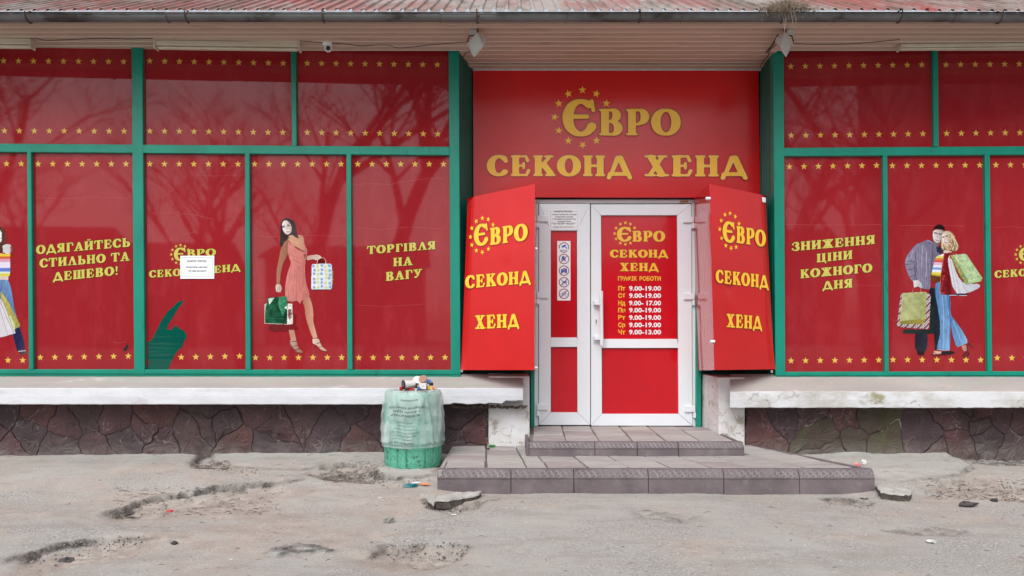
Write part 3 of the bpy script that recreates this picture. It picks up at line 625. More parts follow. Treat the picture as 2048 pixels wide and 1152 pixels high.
for Pq, Po_, q_, rw in [(PR, PRo, [(2195, 80), (2480, 80), (2480, 294), (2195, 296)], [((2215, 129), (2460, 127), 9), ((2215, 267), (2460, 264), 9)]), (PR, PRo, [(2196, 306), (2480, 305), (2480, 747), (2198, 747)], [((2215, 330), (2460, 329), 9), ((2215, 716), (2460, 716), 9)]), (PL, PLo, [(-500, 78), (-326, 78), (-326, 288), (-500, 286)], [((-480, 120), (-345, 121), 5)]), (PL, PLo, [(-500, 298), (-326, 298), (-324, 742), (-500, 742)], [((-480, 327), (-345, 327), 5)])]: win(Pq, Po_, q_, rw)
def logo(P, par, cx, cy, rr, sr, ev, mats, st_mat, off, lean=0, rise=0, inner=None, asp=1):
    """ring of ten stars and the word; ev = ((x0,y0),(x1,y1),h) for the big letter, then for the rest"""
    ang = [-90, -62, -31, -118, -150, 180, 150, 118, 90, 62]
    L = [(cx+rr*asp*math.cos(R(a)), cy+rr*math.sin(R(a))+rise*rr*math.cos(R(a))) for a in ang]
    stars(P, L, sr, par, st_mat, off=off+.0012, name='star_ring', rots=[0, 10, 5, -10, -5, 10, 5, 0, 36, 0], asp=asp)
    (a, b, h), (c, d, h2) = ev
    text(P, 'Є', a, b, h, par, style=(.115, .045), mats=mats, off=off, grow=.03, inner=inner)
    text(P, 'ВРО', c, d, h2, par, style=(.125, .045), mats=mats, off=off+.0006, grow=.035, gap=.03, inner=inner)
FM = (m_letf, m_outf)
text(PLo, 'ОДЯГАЙТЕСЬ', (72, 508.5), (260.5, 493), 17.5, wC1); text(PLo, 'СТИЛЬНО ТА', (79, 535.5), (259, 521), 17.5, wC1); text(PLo, 'ДЕШЕВО!', (106, 562.5), (237, 549.5), 17.5, wC1)
logo(PLo, wC2, 361, 509, 18.5, 3.6, (((348, 522), (372, 521), 26), ((373, 514), (432, 511.5), 14.5)), FM, m_starf, .002)
text(PLo, 'СЕКОНД', (298, 555.5), (396, 549.5), 14.5, wC2); text(PLo, 'ХЕНД', (409, 548), (480.5, 541.7), 14.5, wC2)
text(PLo, 'ТОРГІВЛЯ', (734, 508.5), (871.5, 498), 16, wC4); text(PLo, 'НА', (786, 533), (825, 530), 17, wC4); text(PLo, 'ВАГУ', (771, 562), (844, 555), 17.5, wC4)
text(PRo, 'ЗНИЖЕННЯ', (1583, 502.5), (1750.5, 487.5), 17.5, wD1); text(PRo, 'ЦІНИ', (1633, 525), (1705, 517.5), 17, wD1); text(PRo, 'КОЖНОГО', (1600, 557), (1744.5, 544), 17.5, wD1); text(PRo, 'ДНЯ', (1645, 580), (1705.5, 574.5), 17, wD1)
logo(PRo, wD3, 2050, 509, 18.5, 3.6, (((2038, 522), (2062, 521), 26), ((2063, 514), (2122, 511.5), 14.5)), FM, m_starf, .002)
text(PRo, 'СЕКОНД', (1989, 556), (2088, 549.5), 14.5, wD3); text(PRo, 'ХЕНД', (2101, 548), (2172, 542), 14.5, wD3)
# torn film showing the green board behind
tear = [(1125, 685), (1145, 635), (1128, 590), (1135, 560), (1130, 480), (1165, 460), (1200, 390), (1240, 310), (1280, 250), (1320, 215), (1370, 165), (1410, 158), (1400, 180), (1370, 215), (1330, 280), (1290, 350), (1284, 378), (1310, 384), (1350, 345), (1378, 375), (1410, 385), (1438, 430), (1415, 470), (1395, 520), (1370, 535), (1340, 580), (1310, 640), (1290, 685)]
MB().add([PLo.at(x/3.84, 560+y/3.84, .0016) for x, y in tear], [tuple(range(len(tear)))[::-1]]).build('torn_patch', m_darkgreen, wC2)['label'] = 'torn hole in the film showing dark green'
MB().add([PLo.at(x/3.84, 560+y/3.84, .0016) for x, y in [(942, 540), (975, 488), (988, 512), (965, 548)]], [(0, 3, 2, 1)]).build('torn_patch', m_dark, wC1)['label'] = 'small torn hole showing black'
# creases and curled edges of the film
m_crease = M('pale film crease', s2l((196, 90, 90)), rough=.2)
def crease(P, par, pts, wd=.45):
    n = len(pts); a = [P.at(x, y-wd/2, .0009) for x, y in pts]; b = [P.at(x, y+wd/2, .0009) for x, y in pts]
    MB().add(a+b, [(i, n+i, n+i+1, i+1) for i in range(n-1)]).build('film_crease', m_crease, par)
crease(PLo, wC4, [(705, 370), (740, 367), (780, 369), (820, 361), (860, 357), (890, 357)]); crease(PLo, wC2, [(305, 427), (350, 425), (390, 430), (430, 439)])
crease(PRo, wD1, [(1572, 449), (1640, 450), (1700, 450), (1764, 449)]); crease(PRo, wD2, [(1800, 451), (1860, 451), (1930, 452)]); crease(PLo, wC2, [(335, 482), (360, 471), (392, 463)])

for (P_, pr_, pts) in [(PLo, wC1, [(72, 395), (120, 398), (190, 394), (262, 397)]), (PLo, wC3, [(504, 470), (540, 474), (600, 470), (690, 473)]), (PLo, wC3, [(505, 602), (530, 600), (570, 604)]), (PLo, wC4, [(712, 455), (760, 459), (820, 454), (890, 458)]), (PLo, wC4, [(708, 610), (770, 613), (850, 608)]),
    (PRo, wD1, [(1700, 569), (1730, 571), (1766, 570)]), (PRo, wD2, [(1782, 640), (1800, 642), (1830, 640)]), (PRo, wD3, [(1990, 455), (2020, 453), (2060, 456)]), (PLo, wC1, [(225, 684), (240, 686), (252, 683)]), (PLo, wC2, [(392, 350), (430, 352), (486, 350)])]: crease(P_, pr_, pts, .35)
# --- figures
SK, SKd, PALE = (196, 160, 138), (150, 105, 84), (214, 216, 218)
p = Painter(524, 430, 672, 712, 480, 400, 3.388)
p.fill([(190, 842), (360, 845), (356, 770), (388, 775), (372, 840), (400, 872), (360, 888), (195, 893)], (104, 38, 40), (120, 30, 36))
p.fill([(328, 880), (368, 880), (384, 960), (345, 962)], (176, 130, 110), (190, 140, 118)); p.fill([(334, 950), (384, 952), (398, 1006), (428, 1026), (425, 1040), (392, 1042), (358, 1008), (336, 978)], (190, 160, 150), (150, 100, 80))
p.stroke([(334, 960), (356, 1000), (392, 1036), (426, 1038)], 5, (84, 40, 24)); p.stroke([(336, 962), (380, 958)], 4, (70, 40, 34)); p.stroke([(344, 988), (343, 1036)], 4, (90, 50, 40)); p.stroke([(362, 992), (398, 984)], 4, (80, 50, 40)); p.stroke([(370, 1016), (410, 1008)], 4, (80, 50, 40))
p.fill([(420, 685), (468, 645), (490, 705), (499, 770), (496, 820), (512, 880), (528, 938), (494, 942), (474, 890), (450, 820), (440, 765), (438, 730)], (166, 112, 92), (214, 160, 138))
p.fill([(490, 935), (532, 935), (548, 975), (560, 996), (592, 1020), (585, 1029), (545, 1015), (520, 985), (490, 972)], (214, 190, 176), (190, 150, 130)); p.stroke([(492, 972), (520, 1000), (552, 1022), (590, 1027)], 5, (80, 38, 22)); p.stroke([(494, 978), (497, 1040)], 4, (150, 90, 70)); p.stroke([(494, 938), (530, 936)], 4, (70, 40, 34)); p.stroke([(516, 976), (552, 962)], 4, (70, 40, 34)); p.stroke([(530, 1000), (562, 990)], 4, (70, 40, 34))
p.fill([(450, 378), (495, 372), (520, 368), (552, 380), (550, 398), (515, 410), (495, 402), (450, 412)], (186, 150, 132), (212, 196, 186)); p.stroke([(508, 380), (546, 392)], 2, (150, 110, 95)); p.stroke([(512, 388), (538, 402)], 2, (150, 110, 95))
p.fill([(302, 270), (338, 280), (344, 320), (318, 385), (293, 430), (276, 500), (271, 575), (245, 575), (247, 480), (262, 400), (276, 330)], (170, 118, 96), (140, 92, 72))
p.fill([(242, 572), (276, 572), (286, 600), (276, 626), (246, 624), (240, 602)], (214, 190, 180), (190, 160, 150)); p.stroke([(256, 590), (256, 618)], 2, (140, 100, 90)); p.stroke([(267, 590), (269, 618)], 2, (140, 100, 90))
p.fill([(318, 240), (380, 236), (428, 238), (438, 290), (440, 350), (400, 330), (350, 300), (318, 272)], (206, 160, 128), (176, 124, 100))
hair = [(300, 124), (330, 121), (366, 142), (382, 180), (384, 225), (402, 262), (372, 252), (352, 232), (334, 240), (322, 268), (300, 285), (280, 326), (270, 300), (272, 240), (274, 180), (280, 142)]
p.fill(hair, (42, 28, 30), (58, 38, 38), nz=.3)
p.fill([(284, 160), (298, 138), (318, 138), (342, 160), (352, 195), (345, 222), (326, 236), (306, 228), (290, 205)], (232, 224, 220), (186, 168, 160), nz=.03)
p.stroke([(288, 178), (302, 172)], 4, (60, 60, 66)); p.stroke([(320, 168), (336, 160)], 4, (60, 60, 66)); p.stroke([(290, 185), (302, 182)], 7, (50, 48, 54)); p.stroke([(322, 177), (338, 172)], 7, (50, 48, 54)); p.stroke([(312, 180), (313, 196), (320, 196)], 2.4, (150, 150, 156))
p.fill([(304, 204), (320, 207), (340, 198), (330, 216), (314, 218)], (150, 70, 76), nz=.02); p.stroke([(309, 208), (322, 210), (334, 203)], 6, (244, 244, 246))
d1 = p.fill([(330, 270), (346, 285), (384, 330), (420, 345), (440, 350), (428, 244), (438, 300), (456, 335), (456, 362), (446, 400), (440, 470), (448, 560), (466, 610), (474, 645), (462, 662), (420, 682), (408, 708), (388, 682), (350, 692), (306, 680), (304, 590), (318, 500), (346, 425), (332, 395), (322, 340)], (204, 132, 124), (184, 110, 104), nz=.1, st=(1.2, .5), ns=20)
p.fill([(372, 285), (428, 244), (441, 345), (418, 342), (390, 320)], (204, 158, 128), (180, 130, 108)); p.fill([(432, 366), (446, 364), (440, 405)], (120, 60, 60)); p.stroke([(418, 350), (452, 350)], 7, (150, 110, 110)); p.stroke([(320, 262), (346, 300)], 5, (150, 80, 80)); p.stroke([(338, 252), (322, 266)], 4, (60, 36, 36))
for a, b in [((350, 430), (330, 560)), ((372, 460), (360, 650)), ((400, 450), (404, 660)), ((428, 430), (426, 600)), ((330, 590), (328, 670)), ((385, 500), (384, 680)), ((444, 520), (458, 640))]: p.stroke([a, b], 3, (184, 96, 94), on=d1)
for a, b in [((346, 390), (420, 410)), ((350, 415), (410, 445)), ((344, 350), (380, 380))]: p.stroke([a, b], 3, (228, 146, 138), on=d1)
p.fill([(322, 700), (356, 702), (358, 842), (318, 844)], (214, 206, 198), nz=.5, ns=5); p.fill([(326, 740), (350, 742), (352, 800), (328, 805)], (110, 40, 44), (150, 140, 130), nz=.8, ns=4)
p.fill([(164, 704), (186, 700), (186, 835), (164, 836)], (190, 196, 180), nz=.4, ns=5)
b1 = p.fill([(186, 660), (318, 652), (322, 700), (320, 792), (318, 838), (168, 836), (170, 760)], (34, 92, 64), (22, 64, 46), nz=.5, ns=26)
p.fill([(262, 656), (318, 652), (320, 720), (290, 790), (262, 720)], (70, 142, 106), (50, 118, 86), nz=.3); p.fill([(190, 668), (235, 662), (214, 690), (198, 710)], (190, 214, 198), nz=.3); p.fill([(300, 730), (320, 716), (318, 742)], (210, 222, 214), nz=.2)
p.stroke([(170, 800), (316, 806)], 3, (40, 110, 74), on=b1); p.stroke([(164, 836), (320, 842)], 4, (196, 202, 190)); p.stroke([(244, 622), (242, 660)], 3.5, (120, 40, 36)); p.stroke([(278, 622), (282, 654)], 3.5, (190, 60, 50))
p.fill([(524, 412), (545, 395), (572, 400), (580, 434), (526, 436)], (90, 20, 22), nz=.5); p.stroke([(520, 438), (526, 405), (545, 392), (568, 392), (581, 408), (582, 434)], 5, (226, 190, 170))
p.fill([(620, 434), (630, 480), (632, 540), (624, 605)], (50, 50, 90), (200, 190, 80), nz=.8, ns=5)
b2 = p.fill([(484, 434), (622, 431), (624, 605), (482, 608)], (222, 226, 232), (208, 214, 222), nz=.05)
rs = random.Random(3)
for k in range(30):
    fx, fy = 500+(k % 5)*27+rs.uniform(-5, 5), 448+(k//5)*28+rs.uniform(-5, 5); cc = (128, 156, 206) if (k+k//5) % 2 == 0 else (202, 204, 110)
    for t in range(5): p.stroke([(fx, fy), (fx+9*math.cos(t*1.257+k), fy+9*math.sin(t*1.257+k))], 6.5, cc, on=b2)
p.stroke([(482, 608), (624, 606)], 4, (90, 100, 120)); p.stroke([(484, 434), (622, 431)], 3, (170, 178, 190))
p.build(PLo, wC3, 'printed_figure', 'printed dark-haired woman in a pink dress holding shopping bags')

p = Painter(1788, 444, 1972, 718, 1770, 420, 3.6)
p.fill([(218, 870), (306, 870), (306, 985), (290, 1022), (232, 1022), (214, 985)], (26, 28, 40), (38, 42, 58), nz=.3); p.fill([(318, 560), (385, 560), (404, 900), (378, 1012), (358, 1012), (352, 890), (320, 700)], (18, 24, 34), (36, 42, 54), nz=.3)
p.fill([(228, 1018), (284, 1018), (286, 1040), (262, 1048), (236, 1044)], (30, 20, 20)); p.fill([(400, 1018), (488, 1014), (506, 1032), (470, 1042), (410, 1044)], (34, 22, 26))
p.fill([(360, 515), (468, 520), (472, 700), (472, 1008), (440, 1014), (400, 1012), (372, 1000), (396, 900), (398, 820), (384, 720), (362, 610)], (78, 118, 164), (118, 156, 196), d=(1, .1), nz=.25, st=(2, .4))
p.fill([(440, 600), (468, 600), (474, 755), (505, 795), (560, 870), (602, 952), (560, 972), (514, 990), (484, 900), (466, 780)], (70, 112, 158), (124, 162, 200), nz=.2, st=(2, .4)); p.stroke([(466, 620), (468, 1000)], 4, (40, 66, 104)); p.stroke([(376, 1002), (430, 1012), (470, 1008)], 4, (170, 190, 210)); p.stroke([(516, 988), (562, 970), (600, 952)], 4, (170, 190, 210)); p.stroke([(410, 560), (422, 760), (420, 990)], 6, (132, 170, 208)); p.stroke([(490, 800), (550, 950)], 6, (130, 168, 208))
p.fill([(352, 1012), (410, 1018), (400, 1036), (345, 1040)], (196, 164, 146)); p.stroke([(334, 1042), (380, 1048), (424, 1040), (432, 1050)], 8, (48, 20, 22)); p.stroke([(350, 1024), (370, 1034)], 4, (60, 30, 30))
p.fill([(548, 978), (584, 970), (592, 1014), (566, 1020)], (190, 150, 132), (160, 116, 100)); p.stroke([(560, 1050), (590, 1022), (606, 1034), (598, 1044), (570, 1058)], 10, (40, 22, 26)); p.stroke([(594, 1020), (592, 990), (602, 958), (634, 996)], 9, (74, 44, 44))
p.fill([(334, 468), (400, 476), (402, 518), (352, 522), (334, 494)], (110, 66, 30), (80, 44, 20))
tm = p.fill([(360, 338), (418, 314), (470, 330), (414, 480), (372, 476), (330, 466), (344, 420)], (222, 222, 226), nz=.05)
for (y0, y1, c) in [(330, 346, (206, 204, 110)), (346, 362, (206, 120, 60)), (362, 376, (196, 70, 76)), (376, 396, (212, 170, 196)), (396, 414, (216, 214, 224)), (414, 430, (110, 150, 210)), (430, 448, (214, 222, 232)), (448, 466, (210, 196, 70)), (466, 480, (160, 160, 60))]:
    k = tm & (p.uy-(p.ux-380)*.05 >= y0) & (p.uy-(p.ux-380)*.05 < y1); p.C[k] = c
shirt = [(300, 214), (322, 216), (352, 240), (398, 262), (424, 300), (402, 318), (360, 342), (344, 420), (330, 478), (330, 572), (290, 572), (240, 556), (222, 515), (196, 518), (164, 462), (140, 385), (150, 340), (184, 290), (222, 246), (262, 232)]
sh = p.fill(shirt, (134, 128, 150), (98, 94, 116), nz=.16, ns=20, st=(1.5, .8))
for a in [[(222, 300), (214, 400), (216, 500)], [(150, 372), (180, 366), (208, 378)], [(146, 392), (190, 388)], [(160, 430), (206, 424)], [(344, 300), (332, 420), (328, 560)], [(232, 520), (222, 470), (226, 380)], [(184, 480), (216, 470)]]: p.stroke(a, 5, (72, 66, 88), on=sh)
for x in range(236, 340, 15): p.stroke([(x, 250), (x-4, 560)], 2, (150, 144, 166), on=sh)
for a in [[(200, 290), (186, 350)], [(166, 340), (156, 372)], [(270, 260), (262, 420)], [(300, 300), (296, 480)]]: p.stroke(a, 6, (160, 154, 178), on=sh)
p.fill([(368, 250), (400, 262), (424, 298), (402, 318), (372, 300)], (50, 44, 66), nz=.4); p.fill([(300, 214), (345, 232), (352, 252), (316, 246)], (96, 98, 132)); p.stroke([(302, 216), (348, 238)], 4, (160, 160, 186))
p.fill([(340, 205), (394, 206), (398, 240), (378, 268), (352, 240)], (128, 116, 116), (100, 84, 84))
p.fill([(346, 142), (420, 142), (424, 165), (410, 200), (396, 232), (372, 238), (354, 222), (342, 192)], (222, 216, 212), (150, 138, 136), nz=.04)
p.fill([(346, 160), (352, 122), (376, 104), (404, 102), (430, 120), (432, 150), (416, 146), (384, 136), (358, 140)], (40, 24, 26), (30, 18, 20), nz=.3)
p.stroke([(355, 164), (374, 168)], 8, (56, 50, 56)); p.stroke([(388, 172), (406, 174)], 8, (56, 50, 56)); p.stroke([(378, 172), (374, 194), (382, 196)], 2.5, (140, 138, 144)); p.fill([(356, 200), (376, 208), (394, 206), (386, 222), (366, 218)], (128, 100, 106), nz=.02); p.stroke([(360, 205), (376, 211), (390, 210)], 4.5, (240, 240, 244))
p.fill([(408, 170), (425, 150), (468, 150), (498, 176), (512, 215), (534, 255), (524, 292), (496, 300), (474, 286), (440, 296), (408, 284), (402, 240)], (188, 166, 132), (150, 122, 90), nz=.5, ns=9)
for a in [[(480, 180), (502, 230), (492, 280)], [(496, 200), (522, 250), (514, 288)], [(470, 240), (486, 285)], [(412, 230), (418, 276)], [(440, 156), (480, 176)]]: p.stroke(a, 4, (226, 214, 184)); 
for a in [[(486, 220), (500, 262)], [(476, 262), (482, 292)], [(420, 250), (430, 284)]]: p.stroke(a, 4, (90, 62, 42))
p.fill([(410, 182), (424, 160), (448, 164), (466, 196), (466, 230), (444, 260), (424, 246), (410, 216)], (228, 216, 208), (180, 160, 150), nz=.04)
p.stroke([(414, 197), (425, 193)], 7, (66, 60, 64)); p.stroke([(436, 190), (452, 186)], 7, (66, 60, 64)); p.stroke([(428, 198), (428, 214)], 2.5, (150, 140, 140)); p.fill([(422, 226), (438, 226), (452, 216), (444, 238), (430, 240)], (150, 90, 92), nz=.02); p.stroke([(426, 229), (438, 230), (448, 222)], 4, (244, 244, 244))
p.fill([(420, 292), (460, 290), (486, 296), (480, 306), (450, 310), (422, 312)], (214, 196, 184), (190, 164, 150))
rb = p.fill([(425, 315), (472, 304), (456, 345), (462, 450), (482, 600), (468, 613), (392, 608), (402, 450), (416, 350)], (126, 26, 34), (96, 18, 26), nz=.35); 
for k in range(26): x, y = rs.uniform(400, 424), rs.uniform(340, 600); p.stroke([(x, y), (x+5, y+2)], 4, (186, 90, 84), on=rb)
p.stroke([(426, 318), (400, 470), (396, 600)], 3, (196, 120, 96)); p.fill([(470, 604), (594, 598), (590, 615), (470, 614)], (60, 40, 70)); p.stroke([(468, 614), (590, 617)], 4, (220, 214, 220))
wb = p.fill([(447, 342), (482, 346), (520, 470), (572, 532), (682, 530), (686, 560), (600, 600), (492, 600)], (206, 206, 212), (182, 182, 192), nz=.06)
for a in [[(466, 345), (512, 596)], [(484, 372), (540, 596)], [(540, 490), (574, 566), (600, 590)]]: p.stroke(a, 3.5, (150, 150, 160), on=wb)
p.stroke([(572, 534), (680, 560)], 3, (168, 168, 178), on=wb)
gb = p.fill([(470, 325), (584, 313), (703, 490), (694, 512), (582, 538), (548, 480)], (178, 196, 160), (152, 178, 128), nz=.25, ns=16); p.fill([(470, 326), (496, 330), (602, 512), (582, 538), (540, 478)], (150, 156, 90), (120, 136, 80), nz=.4)
for k in range(26): x, y = rs.uniform(520, 680), rs.uniform(330, 500); p.stroke([(x, y), (x+9, y+6)], 10, rs.choice([(150, 186, 196), (196, 200, 120), (150, 190, 130)]), on=gb & (p.ux > 500+(p.uy-330)*.55))
p.stroke([(600, 512), (702, 488)], 3, (210, 214, 180)); p.stroke([(582, 538), (692, 514)], 4, (120, 150, 90)); p.stroke([(484, 326), (500, 304), (520, 322)], 4, (176, 170, 150))
p.fill([(128, 858), (355, 860), (350, 892), (130, 892)], (34, 50, 44), (24, 36, 40)); p.fill([(326, 690), (356, 690), (358, 885), (320, 885)], (26, 40, 40))
cb = p.fill([(112, 600), (330, 602), (318, 860), (84, 842)], (208, 206, 204), nz=.1)
ck = cb & ((np.floor(p.ux/8)+np.floor(p.uy/8)) % 2 == 0); p.C[ck] = (150, 74, 92); ck = cb & ((np.floor(p.ux/8)+np.floor(p.uy/8)) % 3 == 0); p.C[ck] = (70, 84, 80)
p.fill([(122, 598), (300, 588), (294, 700), (290, 788), (276, 822), (106, 820), (120, 660)], (172, 176, 126), (148, 154, 100), nz=.16, ns=22); p.fill([(108, 800), (290, 780), (278, 824), (106, 820)], (120, 120, 50), (150, 140, 70)); p.fill([(276, 600), (300, 588), (290, 788), (262, 790)], (150, 160, 96), nz=.2); p.stroke([(122, 600), (300, 590)], 3, (206, 210, 160))
p.stroke([(196, 594), (206, 562), (214, 556)], 4, (190, 200, 180)); p.stroke([(256, 590), (260, 570), (250, 552)], 4, (190, 210, 190))
p.fill([(202, 508), (240, 505), (262, 530), (270, 552), (262, 562), (240, 550), (208, 560)], (214, 212, 214), (180, 176, 180)); p.stroke([(228, 530), (240, 552)], 2, (120, 116, 120)); p.stroke([(242, 526), (258, 552)], 2, (120, 116, 120))
p.build(PRo, wD2, 'printed_figure', 'printed couple hugging with shopping bags')

p = Painter(-62, 448, 54, 716, 0, 430, 3.84)
p.fill([(-20, 90), (8, 88), (30, 110), (46, 150), (48, 210), (40, 262), (24, 290), (-20, 280)], (70, 42, 36), (96, 60, 48), nz=.4); p.fill([(-40, 110), (-6, 108), (14, 140), (14, 195), (-6, 220), (-40, 210)], (224, 224, 226), nz=.04); p.stroke([(-6, 186), (10, 178)], 6, (180, 140, 140))
p.fill([(20, 235), (50, 222), (82, 226), (94, 262), (84, 286), (60, 296), (24, 290)], (206, 204, 206), (190, 180, 176)); p.fill([(76, 240), (96, 248), (98, 276), (84, 288)], (120, 90, 80))
tm = p.fill([(-60, 290), (30, 296), (80, 292), (80, 380), (78, 470), (-60, 470)], (224, 222, 228), nz=.05)
for (y0, y1, c) in [(296, 318, (214, 190, 70)), (318, 338, (196, 96, 56)), (338, 360, (206, 150, 170)), (360, 406, (216, 210, 226)), (406, 434, (96, 120, 196)), (434, 450, (200, 214, 200)), (450, 470, (206, 196, 70))]:
    k = tm & (p.uy >= y0) & (p.uy < y1); p.C[k] = c
p.fill([(-60, 468), (66, 470), (66, 500), (-60, 506)], (206, 188, 178))
j = p.fill([(-60, 500), (62, 494), (84, 550), (100, 640), (112, 720), (150, 850), (176, 960), (188, 1030), (130, 1048), (112, 980), (90, 900), (40, 800), (-60, 700)], (52, 70, 110), (112, 144, 188), d=(1, -.6), nz=.2, st=(2, .5)); p.fill([(96, 900), (112, 860), (155, 868), (186, 980), (188, 1030), (128, 1046)], (30, 34, 66), (44, 48, 84), nz=.2)
p.fill([(-60, 640), (0, 640), (30, 680), (112, 880), (118, 908), (30, 936), (-60, 950)], (196, 190, 198), (210, 206, 214), nz=.06); p.stroke([(0, 660), (104, 912)], 4, (130, 126, 120)); p.stroke([(-8, 700), (60, 924)], 4, (150, 146, 150))
p.fill([(0, 590), (14, 592), (60, 660), (160, 848), (112, 880), (60, 760), (8, 640)], (176, 166, 96), (150, 144, 70), nz=.2); p.fill([(60, 780), (80, 770), (116, 850), (112, 878), (90, 860)], (190, 200, 160)); p.stroke([(2, 590), (110, 905)], 3, (120, 110, 70))
p.fill([(136, 1040), (186, 1030), (204, 1052), (196, 1072), (156, 1072)], (60, 46, 50), (90, 80, 84), nz=.4); p.stroke([(140, 1048), (196, 1042)], 5, (200, 200, 205)); 
p.build(PLo, wC0, 'printed_figure', 'printed woman in a striped top, cut by the frame')

# --- recess: ribbed green cladding, soffit, roof, gutter
def ribbed(p0, p1, z0, z1, n, dpt, name='ribbed_cladding'):
    a, b = Vector((p0[0], p0[1], 0)), Vector((p1[0], p1[1], 0)); d = b-a; nn = Vector((d.y, -d.x, 0)).normalized()
    if nn.y > 0: nn = -nn
    if abs(nn.y) < .2: nn = Vector((-math.copysign(1, (a.x+b.x)/2-.9), 0, 0))
    mb = MB(); k = 0; P = []
    for i in range(n):
        for f, h in ((0, 0), (.55, 0), (.65, dpt), (.9, dpt)): P.append(a+d*((i+f)/n)+nn*h)
    P.append(b)
    for q in P: mb.v += [(q.x, q.y, z0), (q.x, q.y, z1)]
    for i in range(len(P)-1): mb.f.append((2*i, 2*i+2, 2*i+3, 2*i+1))
    mb.build(name, m_clad, shop)
ribbed((wx(919, 6.5), 6.46), (wx(946, 6.88), 6.88), .70, 3.6, 9, .006); ribbed((wx(1546, 6.5), 6.47), (wx(1517, 6.88)+.0, 6.88), .70, 3.6, 9, .006)
ribbed((wx(935, 6.88), 6.885), (wx(1067, 6.885), 6.885), .70, 1.9, 18, .006); ribbed((wx(1395, 6.885), 6.885), (wx(1530, 6.88), 6.885), .70, 1.9, 18, .006)
mb = MB(); mb.box(wx(1062, 6.84), wx(1069, 6.84), 6.84, 6.95, .27, 2.4); mb.build('door_jamb', m_green, shop); mb = MB(); mb.box(wx(1392.5, 6.84), wx(1402, 6.84), 6.84, 6.95, .25, 2.4); mb.build('door_jamb', m_green, shop)
ZS = 3.595
# soffit boards
yb = 5.80; i = 0
while yb < 6.98:
    x0, x1 = (-7.5, 8.0) if yb < 6.36 else (wx(919, 6.6)+.01, wx(1545, 6.6)-.02)
    j = random.uniform(-.0015, .0015)
    mb = MB(); mb.hexa([(x0, yb+.004, ZS+j), (x1, yb+.004, ZS+j), (x1, yb+.004, ZS+.015), (x0, yb+.004, ZS+.015)], [(x0, yb+.094, ZS+j), (x1, yb+.094, ZS+j), (x1, yb+.094, ZS+.015), (x0, yb+.094, ZS+.015)])
    mb.build('soffit_board', m_soff, shop, bev=.003); mb = MB(); mb.box(x0, x1, yb+.0925, yb+.1015, ZS-.003, ZS+.016); mb.build('soffit_joint', M('soffit joint', s2l((228, 214, 202)), rough=.4) if i == 0 else bpy.data.materials['soffit joint'], shop)
    yb += .10; i += 1
mb = MB(); mb.box(-7.5, 8, 5.76, 7.3, ZS+.02, ZS+.05); mb.build('soffit_deck', m_dark, shop)
mb = MB(); mb.box(-7.5, 8, 5.775, 5.80, ZS-.028, ZS+.07); mb.build('fascia_board', m_soff, shop, bev=.002)
mb = MB(); mb.box(-7.5, 8, 5.765, 5.775, ZS-.018, ZS-.008); mb.build('fascia_trim', m_soff, shop)
mb = MB(); mb.box(wx(946, 6.86), wx(1519, 6.86), 6.80, 6.88, ZS-.035, ZS-.003); mb.build('soffit_trim', m_greymet, shop, bev=.003)
mb = MB(); mb.box(wx(919, 6.8), wx(1546, 6.8), 6.72, 6.79, ZS-.02, ZS-.004); mb.build('soffit_trim', m_soff, shop, bev=.003)
# gutter
GYc, GZc, gr_ = 5.70, 3.600, .046
xs_ = [-7.6, -5.1, -2.65, -.55, .42, 1.3, 3.4, 5.3, 8.0]
for a, b in zip(xs_, xs_[1:]):
    mb = MB(); n = 10; dz = random.uniform(-.004, .004)
    for r, sgn in ((gr_, 1), (gr_-.003, -1)):
        k = len(mb.v)
        for x in (a+.001, b-.001):
            for j in range(n+1): t = math.pi*j/n; mb.v.append((x, GYc-r*math.cos(t), GZc+dz-r*math.sin(t)))
        for j in range(n): mb.f.append((k+j, k+n+1+j, k+n+2+j, k+j+1))
    mb.tube([(a, GYc-gr_, GZc+dz), (b, GYc-gr_, GZc+dz)], .006, 6); g = mb.build('gutter', m_zinc, shop, smooth=True)
    for bx in [v for v in (-3.72, -2.5, -1.45, -.27, .98, 2.08, 2.98, 3.75, 4.6) if a < v <= b]:
        mb = MB(); mb.tube([(bx, GYc-(gr_+.005)*math.cos(t*math.pi/9), GZc+dz-(gr_+.005)*math.sin(t*math.pi/9)) for t in range(10)], .006, 4)
        mb.tube([(bx, GYc-gr_-.005, GZc+dz+.002), (bx, GYc-gr_-.008, GZc+.03), (bx, GYc+.1, GZc+.05)], .005, 4); mb.build('gutter_bracket', m_rust, g)
    mb = MB(); mb.tube([(b, GYc-(gr_+.003)*math.cos(t*math.pi/9), GZc+dz-(gr_+.003)*math.sin(t*math.pi/9)) for t in range(10)], .0035, 4); mb.build('gutter_seam', m_zinc, g)
# roof sheets
tan_ = .54; pit = .1
xr = -7.8; si = 0
while xr < 8.2:
    nrib = 11; mb = MB(); dz = (si % 2)*.003+random.uniform(-.004, .004); y0 = 5.63+random.uniform(-.012, .012); y1 = 9.8
    prof = []
    for i in range(nrib): prof += [(xr+i*pit, 0), (xr+i*pit+.062, 0), (xr+i*pit+.070, .018), (xr+i*pit+.090, .018), (xr+i*pit+.098, 0)]
    for y in (y0, y1):
        for x, z in prof: mb.v.append((x, y, 3.622+dz+z+(y-5.65)*tan_))
    for y in (y0, y1):
        for x, z in prof: mb.v.append((x, y, 3.619+dz+z+(y-5.65)*tan_))
    n = len(prof)
    for i in range(n-1): mb.f += [(i, i+1, n+i+1, n+i), (2*n+i+1, 2*n+i, 3*n+i, 3*n+i+1), (i+1, i, 2*n+i, 2*n+i+1)]
    mb.build('roof_sheet', m_roof, shop); xr += nrib*pit-.003; si += 1
mb = MB(); mb.box(-7.7, 8.2, 5.80, 9.8, 3.662, 3.67); mb.build('roof_deck', m_dark, shop)

